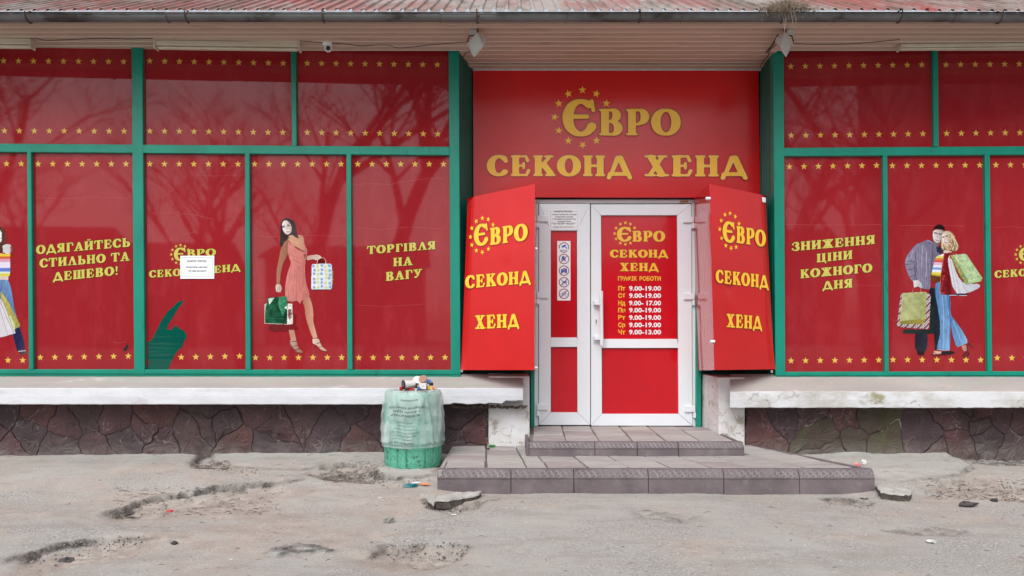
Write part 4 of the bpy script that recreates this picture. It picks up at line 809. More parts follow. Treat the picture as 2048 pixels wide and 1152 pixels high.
# --- door
frm = MB()
def vbar(P, q, off, depth, mbb=None):
    mbb = mbb or MB(); slab(mbb, P, q, off, depth); return mbb
door = MB(); slab(door, PC, [(1069, 400), (1077, 407), (1076.5, 852), (1068.5, 852)], .02, .08); slab(door, PC, [(1383, 407), (1391.5, 400), (1393, 853), (1385.5, 853)], .02, .08)
slab(door, PC, [(1069, 399), (1391.5, 399), (1383.2, 406.6), (1077.2, 406.6)], .02, .08); fr = door.build('door_frame', m_pvc, shop, bev=.002)
mb = MB(); slab(mb, PC, [(1069, 392), (1392, 392), (1392, 399.5), (1069, 399.5)], -.0, .06); slab(mb, PC, [(1069, 400), (1392, 400), (1394, 858), (1068, 858)], -.035, .02); mb.build('door_gap', m_dark, shop)
def leaf(out, g1, g2, label):
    (x0, y0, x1, y1, xb0, xb1) = out; (a0, b0, a1, b1) = g1; (c0, d0, c1, d1) = g2; mb = MB(); e = .35
    slab(mb, PC, [(x0, y0), (x1, y0), (a1-e, b0), (a0+e, b0)], .035, .06)
    slab(mb, PC, [(x0, y0+e), (a0, b0+e), (c0, d1-e), (xb0, y1-e)], .0345, .06); slab(mb, PC, [(a1, b0+e), (x1, y0+e), (xb1, y1-e), (c1, d1-e)], .0345, .06)
    slab(mb, PC, [(c0+e, d1), (c1-e, d1), (xb1-e, y1), (xb0+e, y1)], .035, .06); slab(mb, PC, [(a0+.2, b1), (a1-.2, b1), (c1-.2, d0), (c0+.2, d0)], .033, .05)
    o = mb.build('door_leaf', m_pvc, shop, bev=.0018); o['label'] = label
    ms = []
    for (p0, q0, p1, q1) in (g1, g2):
        mb = MB(); slab(mb, PC, rq(p0-3, q0-3, p1+3, q1+3), .012, .02); mb.build('red_panel', m_doorred, o)
        mb = MB()
        for q in (rq(p0-1, q0, p0+.8, q1), rq(p1-.8, q0, p1+1, q1), rq(p0, q0-.5, p1, q0+.8)): slab(mb, PC, q, .016, .006)
        mb.build('panel_gasket', m_black, o)
    return o
lfA = leaf((1078, 407.5, 1180, 850, 1077.5, 1180.5), (1101.5, 461, 1154, 675), (1101.5, 694, 1155, 825), 'narrow white door leaf with icon strip')
lfB = leaf((1182, 408.5, 1382.5, 851.5, 1182, 1385), (1202, 430.5, 1354.5, 678), (1204, 696, 1357.5, 828), 'wide white door leaf with opening hours')
for (x, y, s, lf) in [(1074, 431, 1, lfA), (1074, 584, 1, lfA), (1074, 808, 1, lfA), (1388, 433, -1, lfB), (1389, 587, -1, lfB), (1391, 812, -1, lfB)]:
    mb = MB(); slab(mb, PC, rq(min(x, x+21*s), y, max(x, x+21*s), y+12), .055, .022); slab(mb, PC, rq(min(x-1*s, x+4*s), y+13, max(x-1*s, x+4*s), y+24), .052, .03); mb.build('hinge', m_pvc, lf, bev=.003, seg=2)
mb = MB(); a, b = PC.at(1202.5, 582, .1), PC.at(1203.5, 691, .1); mb.tube([a, b], .016, 10); h = mb.build('handle', m_pvc, lfB, smooth=False)
for y in (602, 672):
    mb = MB(); slab(mb, PC, rq(1188, y, 1205, y+8), .088, .055); mb.build('handle_bracket', m_pvc, lfB, bev=.003)
mb = MB(); slab(mb, PC, rq(1189.5, 636, 1195.5, 651), .04, .006); mb.build('keyhole_plate', m_pvc, lfB, bev=.001); mb = MB(); slab(mb, PC, [(1191.5, 639), (1193.5, 639), (1193.2, 648), (1191.8, 648)], .0415, .003); mb.build('keyhole', m_black, lfB)
# door print
PD = Plane((-1, 6.9-.012), (1, 6.9-.012)); DM = (m_doory, m_goldo)
logo(PD, lfB, 1250.8, 467, 21.5, 3.9, (((1234, 483), (1263, 483), 29), ((1264, 483), (1330, 483), 21)), DM, m_doory, .001)
text(PD, 'СЕКОНД', (1220, 515), (1336, 515), 15.5, lfB, mats=DM, off=.001); text(PD, 'ХЕНД', (1240, 542), (1317, 542), 16, lfB, mats=DM, off=.001)
mb = MB(); sans_text(mb, PD, 'ГРАФІК', 1236, 1274, 561, 8, .001); sans_text(mb, PD, 'РОБОТИ', 1279, 1321.5, 561, 8, .001); mb.build('hours_lettering', m_doory, lfB)
rows = [('Пт', '9.00-19.00', 581), ('Сб', '9.00-19.00', 595.5), ('Нд', '9.00- 17.00', 610.3), ('Пн', '9.00-19.00', 624.6), ('Вт', '9.00-19.00', 639.3), ('Ср', '9.00-19.00', 654), ('Чт', '9.00-13.00', 668.4)]
for d, t_, y in rows:
    mb = MB(); sans_text(mb, PD, d, 1236.5, 1250.5, y, 8.6, .001); mb.build('day_lettering', m_doory, lfB)
    mb = MB(); sans_text(mb, PD, t_, 1258, 1322, y, 8.8, .001); mb.build('hours_lettering', m_doorw, lfB)

# ================================================================== SIGNS
ms = thing('sign_board', PS.at(1231, 392), 'large red sign board over the entrance with golden shop name', 'sign')
mb = MB(); n = 30; q = [(946, 136), (1517, 134), (1520, 395), (947, 394)]
a = [PS.at(x, y, .02) for x, y in q]
V = []
for j in range(n+1):
    for i in range(n+1):
        u, v = i/n, j/n; pt = (a[0]*(1-u)+a[1]*u)*(1-v)+(a[3]*(1-u)+a[2]*u)*v
        e = min(u, 1-u, v, 1-v); bulge = .010*math.sin(math.pi*min(1, e*4)/2)+.0025*(float(fbm(u*5, v*4, 2, 4))-.5); V.append(pt+PS.n*bulge)
mb.v = [tuple(v) for v in V]; mb.f = [(j*(n+1)+i, (j+1)*(n+1)+i, (j+1)*(n+1)+i+1, j*(n+1)+i+1) for j in range(n) for i in range(n)]
mb.build('sign_sheet', m_sign, ms, smooth=True); mb = MB(); slab(mb, PS, q, .019, .04); mb.build('sign_frame', m_sign, ms)
SM = (m_goldl, m_goldo)
PSs = Plane((-1, 6.83-.034), (1, 6.83-.034))
L10 = [(1164.9, 180), (1192.8, 187.6), (1212.7, 206.7), (1136.7, 187.6), (1117.6, 207), (1109.4, 234.3), (1117.6, 261.4), (1136.7, 281.6), (1165.4, 289.9), (1193, 281.6)]
stars(PSs, L10, 8.2, ms, m_gold, off=.003, name='star_ring', rots=[0, 15, 5, -15, -5, 12, 6, 0, 36, 0])
text(PSs, 'Є', (1125.5, 272), (1193, 272), 73, ms, style=(.115, .045), mats=(m_gold, m_goldo), off=.002, grow=.022)
text(PSs, 'ВРО', (1196, 270.5), (1361, 270.5), 52.5, ms, style=(.125, .04), mats=(m_gold, m_goldo), off=.0026, grow=.03, gap=.03)
text(PSs, 'СЕКОНД', (974, 352), (1263, 352.5), 41.5, ms, mats=SM, off=.002, grow=.02, inner=m_gold); text(PSs, 'ХЕНД', (1289, 352.5), (1494, 353), 42, ms, mats=SM, off=.002, grow=.02, inner=m_gold)

def folded_board(P, q, strip, label, txt, dent):
    t = thing('folded_sign_board', P.at(*q[3]), label, 'sign', 'folded red sign boards beside the door')
    a = [P.at(x, y) for x, y in q]; n = 26; V = []; mb = MB()
    for j in range(n+1):
        for i in range(n+1):
            u, v = i/n, j/n; pt = (a[0]*(1-u)+a[1]*u)*(1-v)+(a[3]*(1-u)+a[2]*u)*v
            e = min(u, 1-u); far = (u if dent['far'] == 'l' else 1-u); bow = -.040*math.exp(-(far/.075)**2)*(1-v)**.5 + .004*math.sin(math.pi*u)
            for (du, dv, dr, dd) in dent['pts']: bow -= dd*math.exp(-((u-du)**2+((v-dv)*2.2)**2)/dr**2)
            V.append(pt+P.n*bow)
    mb.v = [tuple(v) for v in V]; mb.f = [(j*(n+1)+i, (j+1)*(n+1)+i, (j+1)*(n+1)+i+1, j*(n+1)+i+1) for j in range(n) for i in range(n)]
    mb.build('board_face', m_board, t, smooth=True)
    mb = MB(); b = [p-P.n*.004 for p in a]; ins = [P.at(x, y, -.002) for x, y in q]
    near = 1 if dent['far'] == 'l' else 0
    for (i, j) in ((0, 1), (3, 2)): mb.add([a[i], a[j], a[j]-P.n*.02, a[i]-P.n*.02], [(0, 1, 2, 3)])
    mb.build('board_hem', m_board, t)
    tn, bn = a[near], a[3-near] if near == 0 else a[2]; tb, bb = [PC.at(*s, .04) for s in strip]
    s_ = .003*(1 if near == 0 else -1); mb = MB(); mb.hexa([tn, tb, bb, bn], [tn+Vector((s_, 0, 0)), tb+Vector((s_, 0, 0)), bb+Vector((s_, 0, 0)), bn+Vector((s_, 0, 0))])
    mb.build('jamb_strip', m_bstrip, t)
    # top flap closing the prism
    far_i = 0 if near else 1
    mb = MB(); mb.add([a[near]-Vector((0, 0, .004)), tb-Vector((0, 0, .004)), a[far_i]-Vector((0, 0, .004))], [(0, 1, 2)]); mb.add([bn+Vector((0, 0, .004)), bb+Vector((0, 0, .004)), a[3-far_i]+Vector((0, 0, .004))], [(0, 1, 2)]); mb.build('closing_flap', m_board, t)
    return t
tl = folded_board(BL, [(930, 397), (1070, 368), (1068.5, 740), (920.5, 740)], [(1074, 398), (1072, 741)], 'folded red sign board whose face turns toward the narrow door leaf', None, {'far': 'l', 'pts': [(.62, .43, .05, .007), (.8, .12, .12, .004)]})
tr = folded_board(BR, [(1419, 367.5), (1539, 393), (1551, 738.5), (1428.5, 740)], [(1387, 397), (1395, 741)], 'folded red sign board with white label at its top corner by the wide leaf', None, {'far': 'r', 'pts': [(.27, .55, .05, .012), (.6, .8, .14, .004)]})
def shp(P, L, asp): pass
GM = (m_gold, m_goldo)
stars(BL, [(964.8, 436.3), (976.5, 438.6), (986, 449.7), (952.6, 442.7), (943.8, 456.4), (941, 473.8), (943.8, 490), (952.6, 501), (964.6, 504.3), (977, 497.7)], 5.6, tl, m_gold, off=.008, name='star_ring', rots=[0, 15, 5, -15, -5, 12, 6, 0, 36, 0], asp=.75)
text(BL, 'Є', (948, 493), (976.5, 489), 43, tl, style=(.115, .045), mats=GM, off=.007, grow=.03); text(BL, 'ВРО', (979, 490), (1055, 480), 33.5, tl, style=(.125, .045), mats=GM, off=.0076, grow=.035, gap=.03)
text(BL, 'СЕКОНД', (930.5, 577), (1061, 566), 25.5, tl, mats=GM, off=.007); text(BL, 'ХЕНД', (950, 658), (1038, 654), 27, tl, mats=GM, off=.007)
s_ = 2.81
stars(BR, [(1380+x/s_, 350+y/s_) for x, y in [(225, 216), (254, 233), (275, 274), (196, 223), (175, 256), (167, 305), (178, 355), (201, 397), (231, 411), (259, 405)]], 5.4, tr, m_gold, off=.008, name='star_ring', rots=[0, 15, 5, -15, -5, 12, 6, 0, 36, 0], asp=.75)
text(BR, 'Є', (1445.5, 483), (1470, 487), 42, tr, style=(.115, .045), mats=GM, off=.007, grow=.03); text(BR, 'ВРО', (1472, 485), (1531.5, 494), 33, tr, style=(.125, .045), mats=GM, off=.0076, grow=.035, gap=.03)
text(BR, 'СЕКОНД', (1431.5, 565), (1537, 577), 26, tr, mats=GM, off=.007); text(BR, 'ХЕНД', (1453, 654), (1524, 659), 26.5, tr, mats=GM, off=.007)
mb = MB(); slab(mb, BR, [(1524.5, 394), (1531.5, 395.5), (1531.5, 405), (1525.5, 404)], .004, .003); mb.build('paper_label', m_paper, tr)
def knob(P, px, py, par, off, r=.012, l=.035, dx=-1):
    c = P.at(px, py, off); mb = MB(); mb.tube([c, c+Vector((dx*l, -.005, 0))], r, 10); mb.build('latch_knob', m_pvc, par)
knob(BR, 1420, 397, tr, .0); knob(BR, 1429, 683, tr, .0); knob(BL, 1070, 497, tl, -.02, r=.008, l=.02, dx=1); knob(BL, 1070, 735, tl, -.02, r=.008, l=.02, dx=1)
def ringbolt(px, py, Y, par):
    c = Vector((wx(px, Y), Y, EYE-(py-CY)*Y/F)); mb = MB(); mb.tube([c+Vector((.008*math.cos(t*.7), 0, .008*math.sin(t*.7))) for t in range(10)], .003, 5); mb.build('ring_bolt', m_greymet, par)
ringbolt(928, 394.5, 6.8, tl); ringbolt(923.5, 742, 6.42, tl); ringbolt(1535, 391.5, 6.8, tr); ringbolt(1543.5, 743, 6.42, tr)

# notices
def notice(P, q, off, label, lines, cat='notice', nm='paper_notice', par=None, sleeve=False):
    t = thing(nm, P.at(*q[3], off), label, cat); mb = MB(); slab(mb, P, q, off, .0012); mb.build('sheet', m_paper, t)
    mb = MB()
    for (s, x0, x1, y, h) in lines: sans_text(mb, P, s, x0, x1, y, h, off+.0008)
    x0, y0, x1, y1 = q[0][0], q[0][1], q[2][0], q[2][1]
    for r in (rq(x0+3, y0+3.4, x1-3, y0+3.8), rq(x0+3, y1-4, x1-3, y1-3.6), rq(x0+3, y0+3.4, x0+3.4, y1-3.6), rq(x1-3.4, y0+3.4, x1-3, y1-3.6)): slab(mb, P, r, off+.0006, .0004)
    mb.build('print', m_ink, t)
notice(PL, rq(360.5, 511.5, 428.5, 557.5), -.0125, 'white paper notice taped over the golden logo on the window', [('ШАНОВНІ  ПОКУПЦІ !', 374, 414, 524, 3.6), ('Дотримуйтесь дистанції', 372, 415, 535.5, 3), ('1,5м один від одного', 376, 413, 543, 3)])
notice(PC, rq(1098, 419, 1159, 458), .0375, 'white typed notice stuck to the top of the narrow door leaf', [('ШАНОВНІ ПОКУПЦІ !', 1109, 1145, 424.6, 3.2), ('З метою безпеки всіх покупців', 1103.5, 1153, 430.2, 2.6), ('та персоналу магазину,', 1110, 1147, 434.8, 2.6), ('у торговий зал дозволяється', 1104, 1152, 439.2, 2.6), ('заходити тільки', 1115, 1141, 443.8, 2.6), ('В ЗАХИСНИХ МАСКАХ.', 1103.5, 1152, 449, 3.6), ('Бережіть себе та своїх близьких', 1108, 1147, 454.8, 2)])
st = thing('sticker_strip', PC.at(1127, 601, .013), 'white strip of five round prohibition icons on the narrow red panel', 'sticker')
mb = MB(); slab(mb, PC, rq(1114.5, 482, 1141, 601), .0135, .001); mb.build('strip_sheet', m_paper, st)
m_ring = M('maroon ring ink', s2l((150, 16, 44)), rough=.4); m_blue = M('blue icon ink', s2l((10, 96, 190)), rough=.4)
def flat(mb, poly, off): mb.add([PC.at(x, y, off) for x, y in poly], [tuple(range(len(poly)))[::-1]])
mr = MB(); mi = MB()
def thick(mb, p, q, wd, off):
    dx, dy = q[0]-p[0], q[1]-p[1]; l = math.hypot(dx, dy)+1e-9; nx, ny = -dy/l*wd/2, dx/l*wd/2; flat(mb, [(p[0]+nx, p[1]+ny), (q[0]+nx, q[1]+ny), (q[0]-nx, q[1]-ny), (p[0]-nx, p[1]-ny)], off)
for k, cy in enumerate([495, 518, 541.3, 564.5, 587.5]):
    cx = 1128; n = 30
    for i in range(n):
        a0, a1 = 2*math.pi*i/n, 2*math.pi*(i+1)/n; ro, ri = 10.4, 8.8
        if k == 0 and (20 < math.degrees(a0) < 40 or 140 < math.degrees(a0) < 160): continue
        flat(mr, [(cx+ro*math.cos(a0), cy+ro*math.sin(a0)), (cx+ro*math.cos(a1), cy+ro*math.sin(a1)), (cx+ri*math.cos(a1), cy+ri*math.sin(a1)), (cx+ri*math.cos(a0), cy+ri*math.sin(a0))], .0142)
    if k: thick(mr, (cx-6.4, cy+6.6), (cx+6.4, cy-6.6), 1.5, .0150)
D_ = lambda k, pts: flat(mi, [(1128+x, [495, 518, 541.3, 564.5, 587.5][k]+y) for x, y in pts], .0146)
D_(0, [(-5, -3), (3, -6), (4.5, -3), (-3.5, .5)]); D_(0, [(4, 0), (6.5, -1), (6.5, 3), (5, 3)]); D_(0, [(0, -1), (1.5, -1.5), (5, 0), (5, 1)]); D_(0, [(-7, 5), (7, 5), (7, 6), (-7, 6)])
D_(1, [(-5, -2), (-3, -6), (0, -6), (2, -2), (-1, 1)]); D_(1, [(-2, 1.2), (2.2, -1.8), (4, 6)]); D_(1, [(-5.5, -1), (-1.5, 1.3), (-3, 3), (-5, 2)])
D_(2, [(-6, -3), (-2, -3), (-2, 5), (-6, 5)]); D_(2, [(2, -3), (6, -3), (6, 5), (2, 5)]); D_(2, [(-2, -5), (2, -5), (2, -2.4), (-2, -2.4)]); D_(2, [(-1.6, -1.6), (1.6, -1.6), (1.6, 3), (-1.6, 3)])
D_(3, [(-3, -2), (5, -2), (5, 2), (-3, 2)]); D_(3, [(-5.5, -5), (-3, -6), (-3.1, -2.2), (-5, -3)]); D_(3, [(-3, 2.2), (-1.6, 2.2), (-2, 6.5), (-3, 6.5)]); D_(3, [(3.6, 2.2), (5, 2.2), (5.5, 6.5), (4.4, 6.5)]); D_(3, [(5.1, -2), (6.8, -5.5), (6, -1)])
for cc in (-4, 4):
    for i in range(12): a0, a1 = i*.5236, (i+1)*.5236; thick(mi, (1128+cc+3*math.cos(a0), 589.5+3*math.sin(a0)), (1128+cc+3*math.cos(a1), 589.5+3*math.sin(a1)), .6, .0146)
for a, b in [((-4, 2), (-1, -3)), ((-1, -3), (4, 2)), ((-1, -3), (3, -4.5)), ((0, 2), (-4, 2))]: thick(mi, (1128+a[0], 587.5+a[1]), (1128+b[0], 587.5+b[1]), .6, .0149)
mr.build('icon_rings', m_ring, st); mi.build('icons', m_blue, st)
nb = thing('name_plate', PC.at(1369, 406, .04), 'small tan plate on the door frame above the wide leaf', 'plate')
mb = MB(); slab(mb, PC, rq(1360, 401, 1377, 406), .04, .006); mb.build('plate', M('tan plate', s2l((196, 150, 100)), rough=.5), nb); mb = MB()
for i in range(5): slab(mb, PC, rq(1361.5+i*3, 402.5, 1363.4+i*3, 404.6), .0408, .0006)
mb.build('print', m_rust, nb)

# ================================================================== things under the eaves
def tube_lamp(px0, px1, py0, py1, P, label):
    a = P.at(px0, py0, .20); b = P.at(px1, py0, .20); zb = P.at((px0+px1)/2, py1, .20).z
    t = thing('strip_lamp', (a+b)/2, label, 'lamp', 'strip lamps under the eaves'); z1 = ZS-.002
    nn = P.n; d = (b-a).normalized(); d.z = 0
    def bx(u0, u1, o0, o1, za, zb_, nm, mat, bev=.004):
        p0 = Vector((a.x, a.y, 0))+d*u0; p1 = Vector((a.x, a.y, 0))+d*u1; mb = MB()
        mb.hexa([p0+nn*o1+Vector((0, 0, za)), p1+nn*o1+Vector((0, 0, za)), p1+nn*o1+Vector((0, 0, zb_)), p0+nn*o1+Vector((0, 0, zb_))], [p0+nn*o0+Vector((0, 0, za)), p1+nn*o0+Vector((0, 0, za)), p1+nn*o0+Vector((0, 0, zb_)), p0+nn*o0+Vector((0, 0, zb_))]); return mb.build(nm, mat, t, bev=bev)
    L = (b-a).length; zm = zb+(z1-zb)*.42
    bx(.015, L-.015, -.07, .0, zm, z1, 'housing', m_cream); bx(.02, L-.02, -.06, -.012, zb+.004, zm-.002, 'diffuser', m_cream, .01)
    for u in (0, L-.014): bx(u, u+.014, -.075, .006, zb-.002, z1, 'end_cap', m_cream)
tube_lamp(-230, 61, 73, 93, PL, 'cream strip lamp cut by the frame edge above the striped-top print'); tube_lamp(307, 599, 81, 98, PL, 'complete cream strip lamp between the corner post and the dome camera'); tube_lamp(1801, 2095, 80, 97, PR, 'cream strip lamp above the couple print')
def cable(pts, label, r=.0028, name='cable'):
    mb = MB(); P3 = [Vector(p) for p in pts]; Q = []
    for i in range(len(P3)-1):
        p0, p1, p2, p3 = P3[max(i-1, 0)], P3[i], P3[i+1], P3[min(i+2, len(P3)-1)]
        for k in range(6):
            t = k/6; Q.append(.5*((2*p1)+(p2-p0)*t+(2*p0-5*p1+4*p2-p3)*t*t+(3*p1-p0-3*p2+p3)*t**3))
    Q.append(P3[-1]); mb.tube(Q, r, 5); return tag(mb.build(name, m_cable), label, 'cable', 'cables under the eaves')
def US(px, py, z=ZS-.006): return H2(px, py, z)
def H2(px, py, z):
    Y = (EYE-z)*F/(py-CY); return Vector((wx(px, Y), Y, z))
cable([US(62, 76), US(75, 77), US(85, 80), US(100, 81), US(150, 79), US(200, 77), US(260, 78), US(305, 77)], 'thin cable between the two strip lamps')
cable([US(599, 82), US(640, 85), US(690, 88), US(720, 92), US(740, 91), US(775, 90, ZS-.02), US(800, 96, ZS-.03), US(860, 90), US(945, 83, ZS-.03)], 'thin sagging cable running past the dome camera to a floodlight')
cable([US(1582, 87, ZS-.03), US(1640, 89), US(1700, 88), US(1750, 84), US(1800, 79)], 'thin cable from the nest side floodlight to a strip lamp')
cable([US(941, 100, ZS-.05), US(930, 108), US(924, 118), US(921, 122), US(928, 130, ZS-.05), US(946, 149, ZS-.14)], 'dangling cable at the sign corner beside the narrow leaf', r=.003)
cable([US(1555, 88, ZS-.04), US(1540, 100), US(1536, 112), US(1528, 120), US(1520, 134, ZS-.06)], 'dangling cable at the sign corner below the nest', r=.004)

dc = thing('security_camera', US(658, 92), 'white dome security camera with black eye under the eaves', 'camera')
c = H2(655, 86, ZS); mb = MB(); mb.lathe([(.0, 0), (.043, 0), (.043, -.018), (.036, -.026), (.0, -.026)], 20, c); mb.build('base', m_pvc, dc, smooth=False)
c2 = c+Vector((.006, -.005, -.045)); mb = MB(); mb.lathe([(.001, .034), (.02, .03), (.032, .012), (.034, -.004), (.026, -.022), (.012, -.032), (.001, -.034)], 18, c2); mb.build('ball', m_pvc, dc, smooth=True)
f_ = Vector((.25, -.9, -.35)).normalized(); mb = MB(); mb.tube([c2+f_*.018, c2+f_*.036], [.020, .019], 16); mb.build('eye', m_black, dc)
def floodlight(px, py, label, flip):
    t = thing('floodlight', US(px, py-25), label, 'lamp', 'floodlights at the entrance corners'); c = H2(px, py, ZS-.10)
    s = -1 if flip else 1
    mb = MB(); R3 = lambda x, y, z: c+Vector((s*x, y, z))
    # pyramidal head, tilted down toward the facade
    f = [R3(-.075, .01, .01), R3(-.03, -.03, .055), R3(.055, -.03, -.035), R3(.012, .01, -.085)]; g = [R3(.035, -.03, .075), R3(.055, -.04, .068), R3(.082, -.04, .035), R3(.066, -.03, .03)]
    ff = [R3(-.085, .03, -.005), R3(.0, -.06, .05), R3(.045, -.06, -.055), R3(-.03, .03, -.105)] 
    mb.hexa(ff, [p+Vector((s*.055, .035, .05)) for p in [ff[0].lerp(ff[2], .25), ff[1].lerp(ff[3], .25), ff[2].lerp(ff[0], .25), ff[3].lerp(ff[1], .25)]]); mb.build('head', m_greymet, t, bev=.004)
    mb = MB(); cc = sum(ff, Vector())/4; o = (ff[1]-ff[0]).cross(ff[3]-ff[0]).normalized(); o = o if o.z < 0 else -o
    mb.hexa([p.lerp(cc, .12)+o*.004 for p in ff], [p.lerp(cc, .12)-o*.002 for p in ff]); mb.build('glass', M('lamp glass' + ('a' if flip else 'b'), (.5, .5, .48), rough=.1), t)
    mb = MB()
    for k in range(4):
        p0, p1 = ff[k]+o*.003, ff[(k+1) % 4]+o*.003; mb.tube([p0, p1], .005, 4)
    mb.build('rim', m_greymet, t)
    mb = MB(); mb.tube([R3(.0, -.02, .10), R3(-.005, -.02, .045)], .006, 6); mb.tube([R3(-.07, .0, .05), R3(.05, -.0, .05)], .006, 5); mb.tube([R3(-.07, 0, .05), R3(-.085, 0, -.0)], .005, 5); mb.tube([R3(.05, 0, .05), R3(.045, -.0, -.02)], .005, 5); mb.build('bracket', m_rust, t)
    mb = MB(); mb.box(c.x-s*.05-.02, c.x-s*.05+.04, c.y-.01, c.y+.03, ZS-.045, ZS-.004); mb.build('junction_box', m_greymet, t); return t
fl1 = floodlight(956, 84, 'square grey floodlight hanging at the eave above the narrow leaf', False); fl2 = floodlight(1566, 84, 'square grey floodlight hanging below the dry grass nest', True)
arm = MB(); arm.tube([US(1533, 104, ZS-.03), US(1545, 90, ZS-.06), US(1556, 70, ZS-.05)], .009, 6); arm.build('steel_arm', m_rust, fl2)
ro = MB(); ro.tube([H2(957.5, 30, GZc-.02)+Vector((0, 0, 0)), Vector((wx(957.5, 5.8), 5.80, ZS-.02))], .006, 5); ro.build('steel_rod', m_rust, fl1)
# dry grass nest in gutter
mb = MB(); rg = random.Random(5)
for k in range(620):
    px = rg.gauss(1570, 26); px = min(max(px, 1518), 1624); x0 = wx(px, 5.66); y0 = 5.64+rg.uniform(-.03, .08); z0 = GZc+.01+rg.uniform(0, .075)*math.exp(-((px-1570)/36)**2)
    a = rg.uniform(-.09, .09); l = rg.uniform(.03, .11); dn = rg.uniform(-.8, .5); pts = [(x0, y0, z0), (x0+a*.5, y0-.035, z0+.01), (x0+a*.8, y0-.05, z0+.01+dn*l*.5), (x0+a, y0-.055, z0+dn*l)]
    mb.tube(pts, [.0016, .0014, .001, .0006], 3, cap=False)
for px in (1556, 1573, 1580, 1560): x0 = wx(px, 5.7); mb.tube([(x0, 5.62, GZc+.02), (x0+.01, 5.60, GZc-.08), (x0+rg.uniform(-.02, .02), 5.61, GZc-.20)], [.002, .0016, .001], 3, cap=False)
tag(mb.build('dry_grass_nest', M('dry grass', (.46, .38, .28), (.22, .17, .12), rough=.95, scale=60)), 'tangle of dry grass lying in the gutter above a floodlight', 'nest', kind='stuff')

# ================================================================== ENTRANCE STEPS
z1, z2 = .278, .168
stp = thing('entrance_steps', (.8, 5.9, 0), 'two low tiled entrance steps edged with scroll patterned kerb blocks', 'steps')
mb = MB(); Yf2, Yf1 = 5.37, 5.93
FLx, FRx = wx(876, Yf2), wx(1750, Yf2); BLx, BRx = wx(908, 6.5), wx(1500, 6.42)
mb.prism([(FLx+.03, Yf2+.05, -.08), (FRx-.05, Yf2+.05, -.08), (BRx+.04, 6.5, -.08), (BLx, 6.6, -.08)], (0, 0, z2+.06)); mb.prism([(wx(1060, Yf1), Yf1+.05, .1), (wx(1486, Yf1), Yf1+.05, .1), (1.80, 7.0, .1), (.175, 7.0, .1)], (0, 0, z1-.112)); mb.build('concrete_core', m_joint, stp)
def tile_quad(q, zt, nu, nv, gap, us=None, skip=None, th=.045):
    rg = random.Random(int(zt*1000)+nu); B = lambda u, v: (Vector(q[0])*(1-u)+Vector(q[1])*u)*(1-v)+(Vector(q[3])*(1-u)+Vector(q[2])*u)*v
    us = us or [i/nu for i in range(nu+1)]
    for j in range(nv):
        for i in range(len(us)-1):
            u0, u1, v0, v1 = us[i], us[i+1], j/nv, (j+1)/nv
            if skip and skip((u0+u1)/2, (v0+v1)/2): continue
            W_ = (B(1, .5)-B(0, .5)).length; Hh = (B(.5, 1)-B(.5, 0)).length; gu, gv = gap/W_*rg.uniform(.5, 1.5), gap/Hh*rg.uniform(.5, 1.4)
            c = [B(u0+gu, v0+gv), B(u1-gu, v0+gv), B(u1-gu*rg.uniform(.6, 1.6), v1-gv), B(u0+gu*rg.uniform(.6, 1.6), v1-gv)]; dz = [rg.uniform(-.004, .004) for _ in range(4)]; b0 = rg.uniform(-.003, .003)
            top = [Vector((p.x, p.y, zt+b0+d)) for p, d in zip(c, dz)]; bot = [Vector((p.x, p.y, zt-th)) for p in c]
            MB().hexa(bot, top).build('paving_tile', rg.choice(m_tiles[:2]*3+m_tiles[2:]), stp, bev=.004)
kb = .085
tile_quad([(wx(1066, Yf1)+.0, Yf1+kb, 0), (wx(1489, Yf1)-.07, Yf1+kb, 0), (wx(1408, 6.9), 6.92, 0), (wx(1062, 6.9)+.02, 6.92, 0)], z1, 6, 3, .006)
def inup(u, v):
    x = (FLx*(1-u)+FRx*u)*(1-v)+(BLx*(1-u)+BRx*u)*v; y = Yf2+v*1.13; return y > Yf1+.10 and wx(1062, Yf1)+.1 < x < wx(1488, Yf1)-.08
tile_quad([(FLx+.03, Yf2+kb, 0), (FRx-.12, Yf2+kb, 0), (BRx, 6.5, 0), (BLx+.01, 6.5, 0)], z2, 10, 4, .006, us=[0, .105, .205, .255, .355, .455, .555, .655, .755, .88, 1], skip=inup)
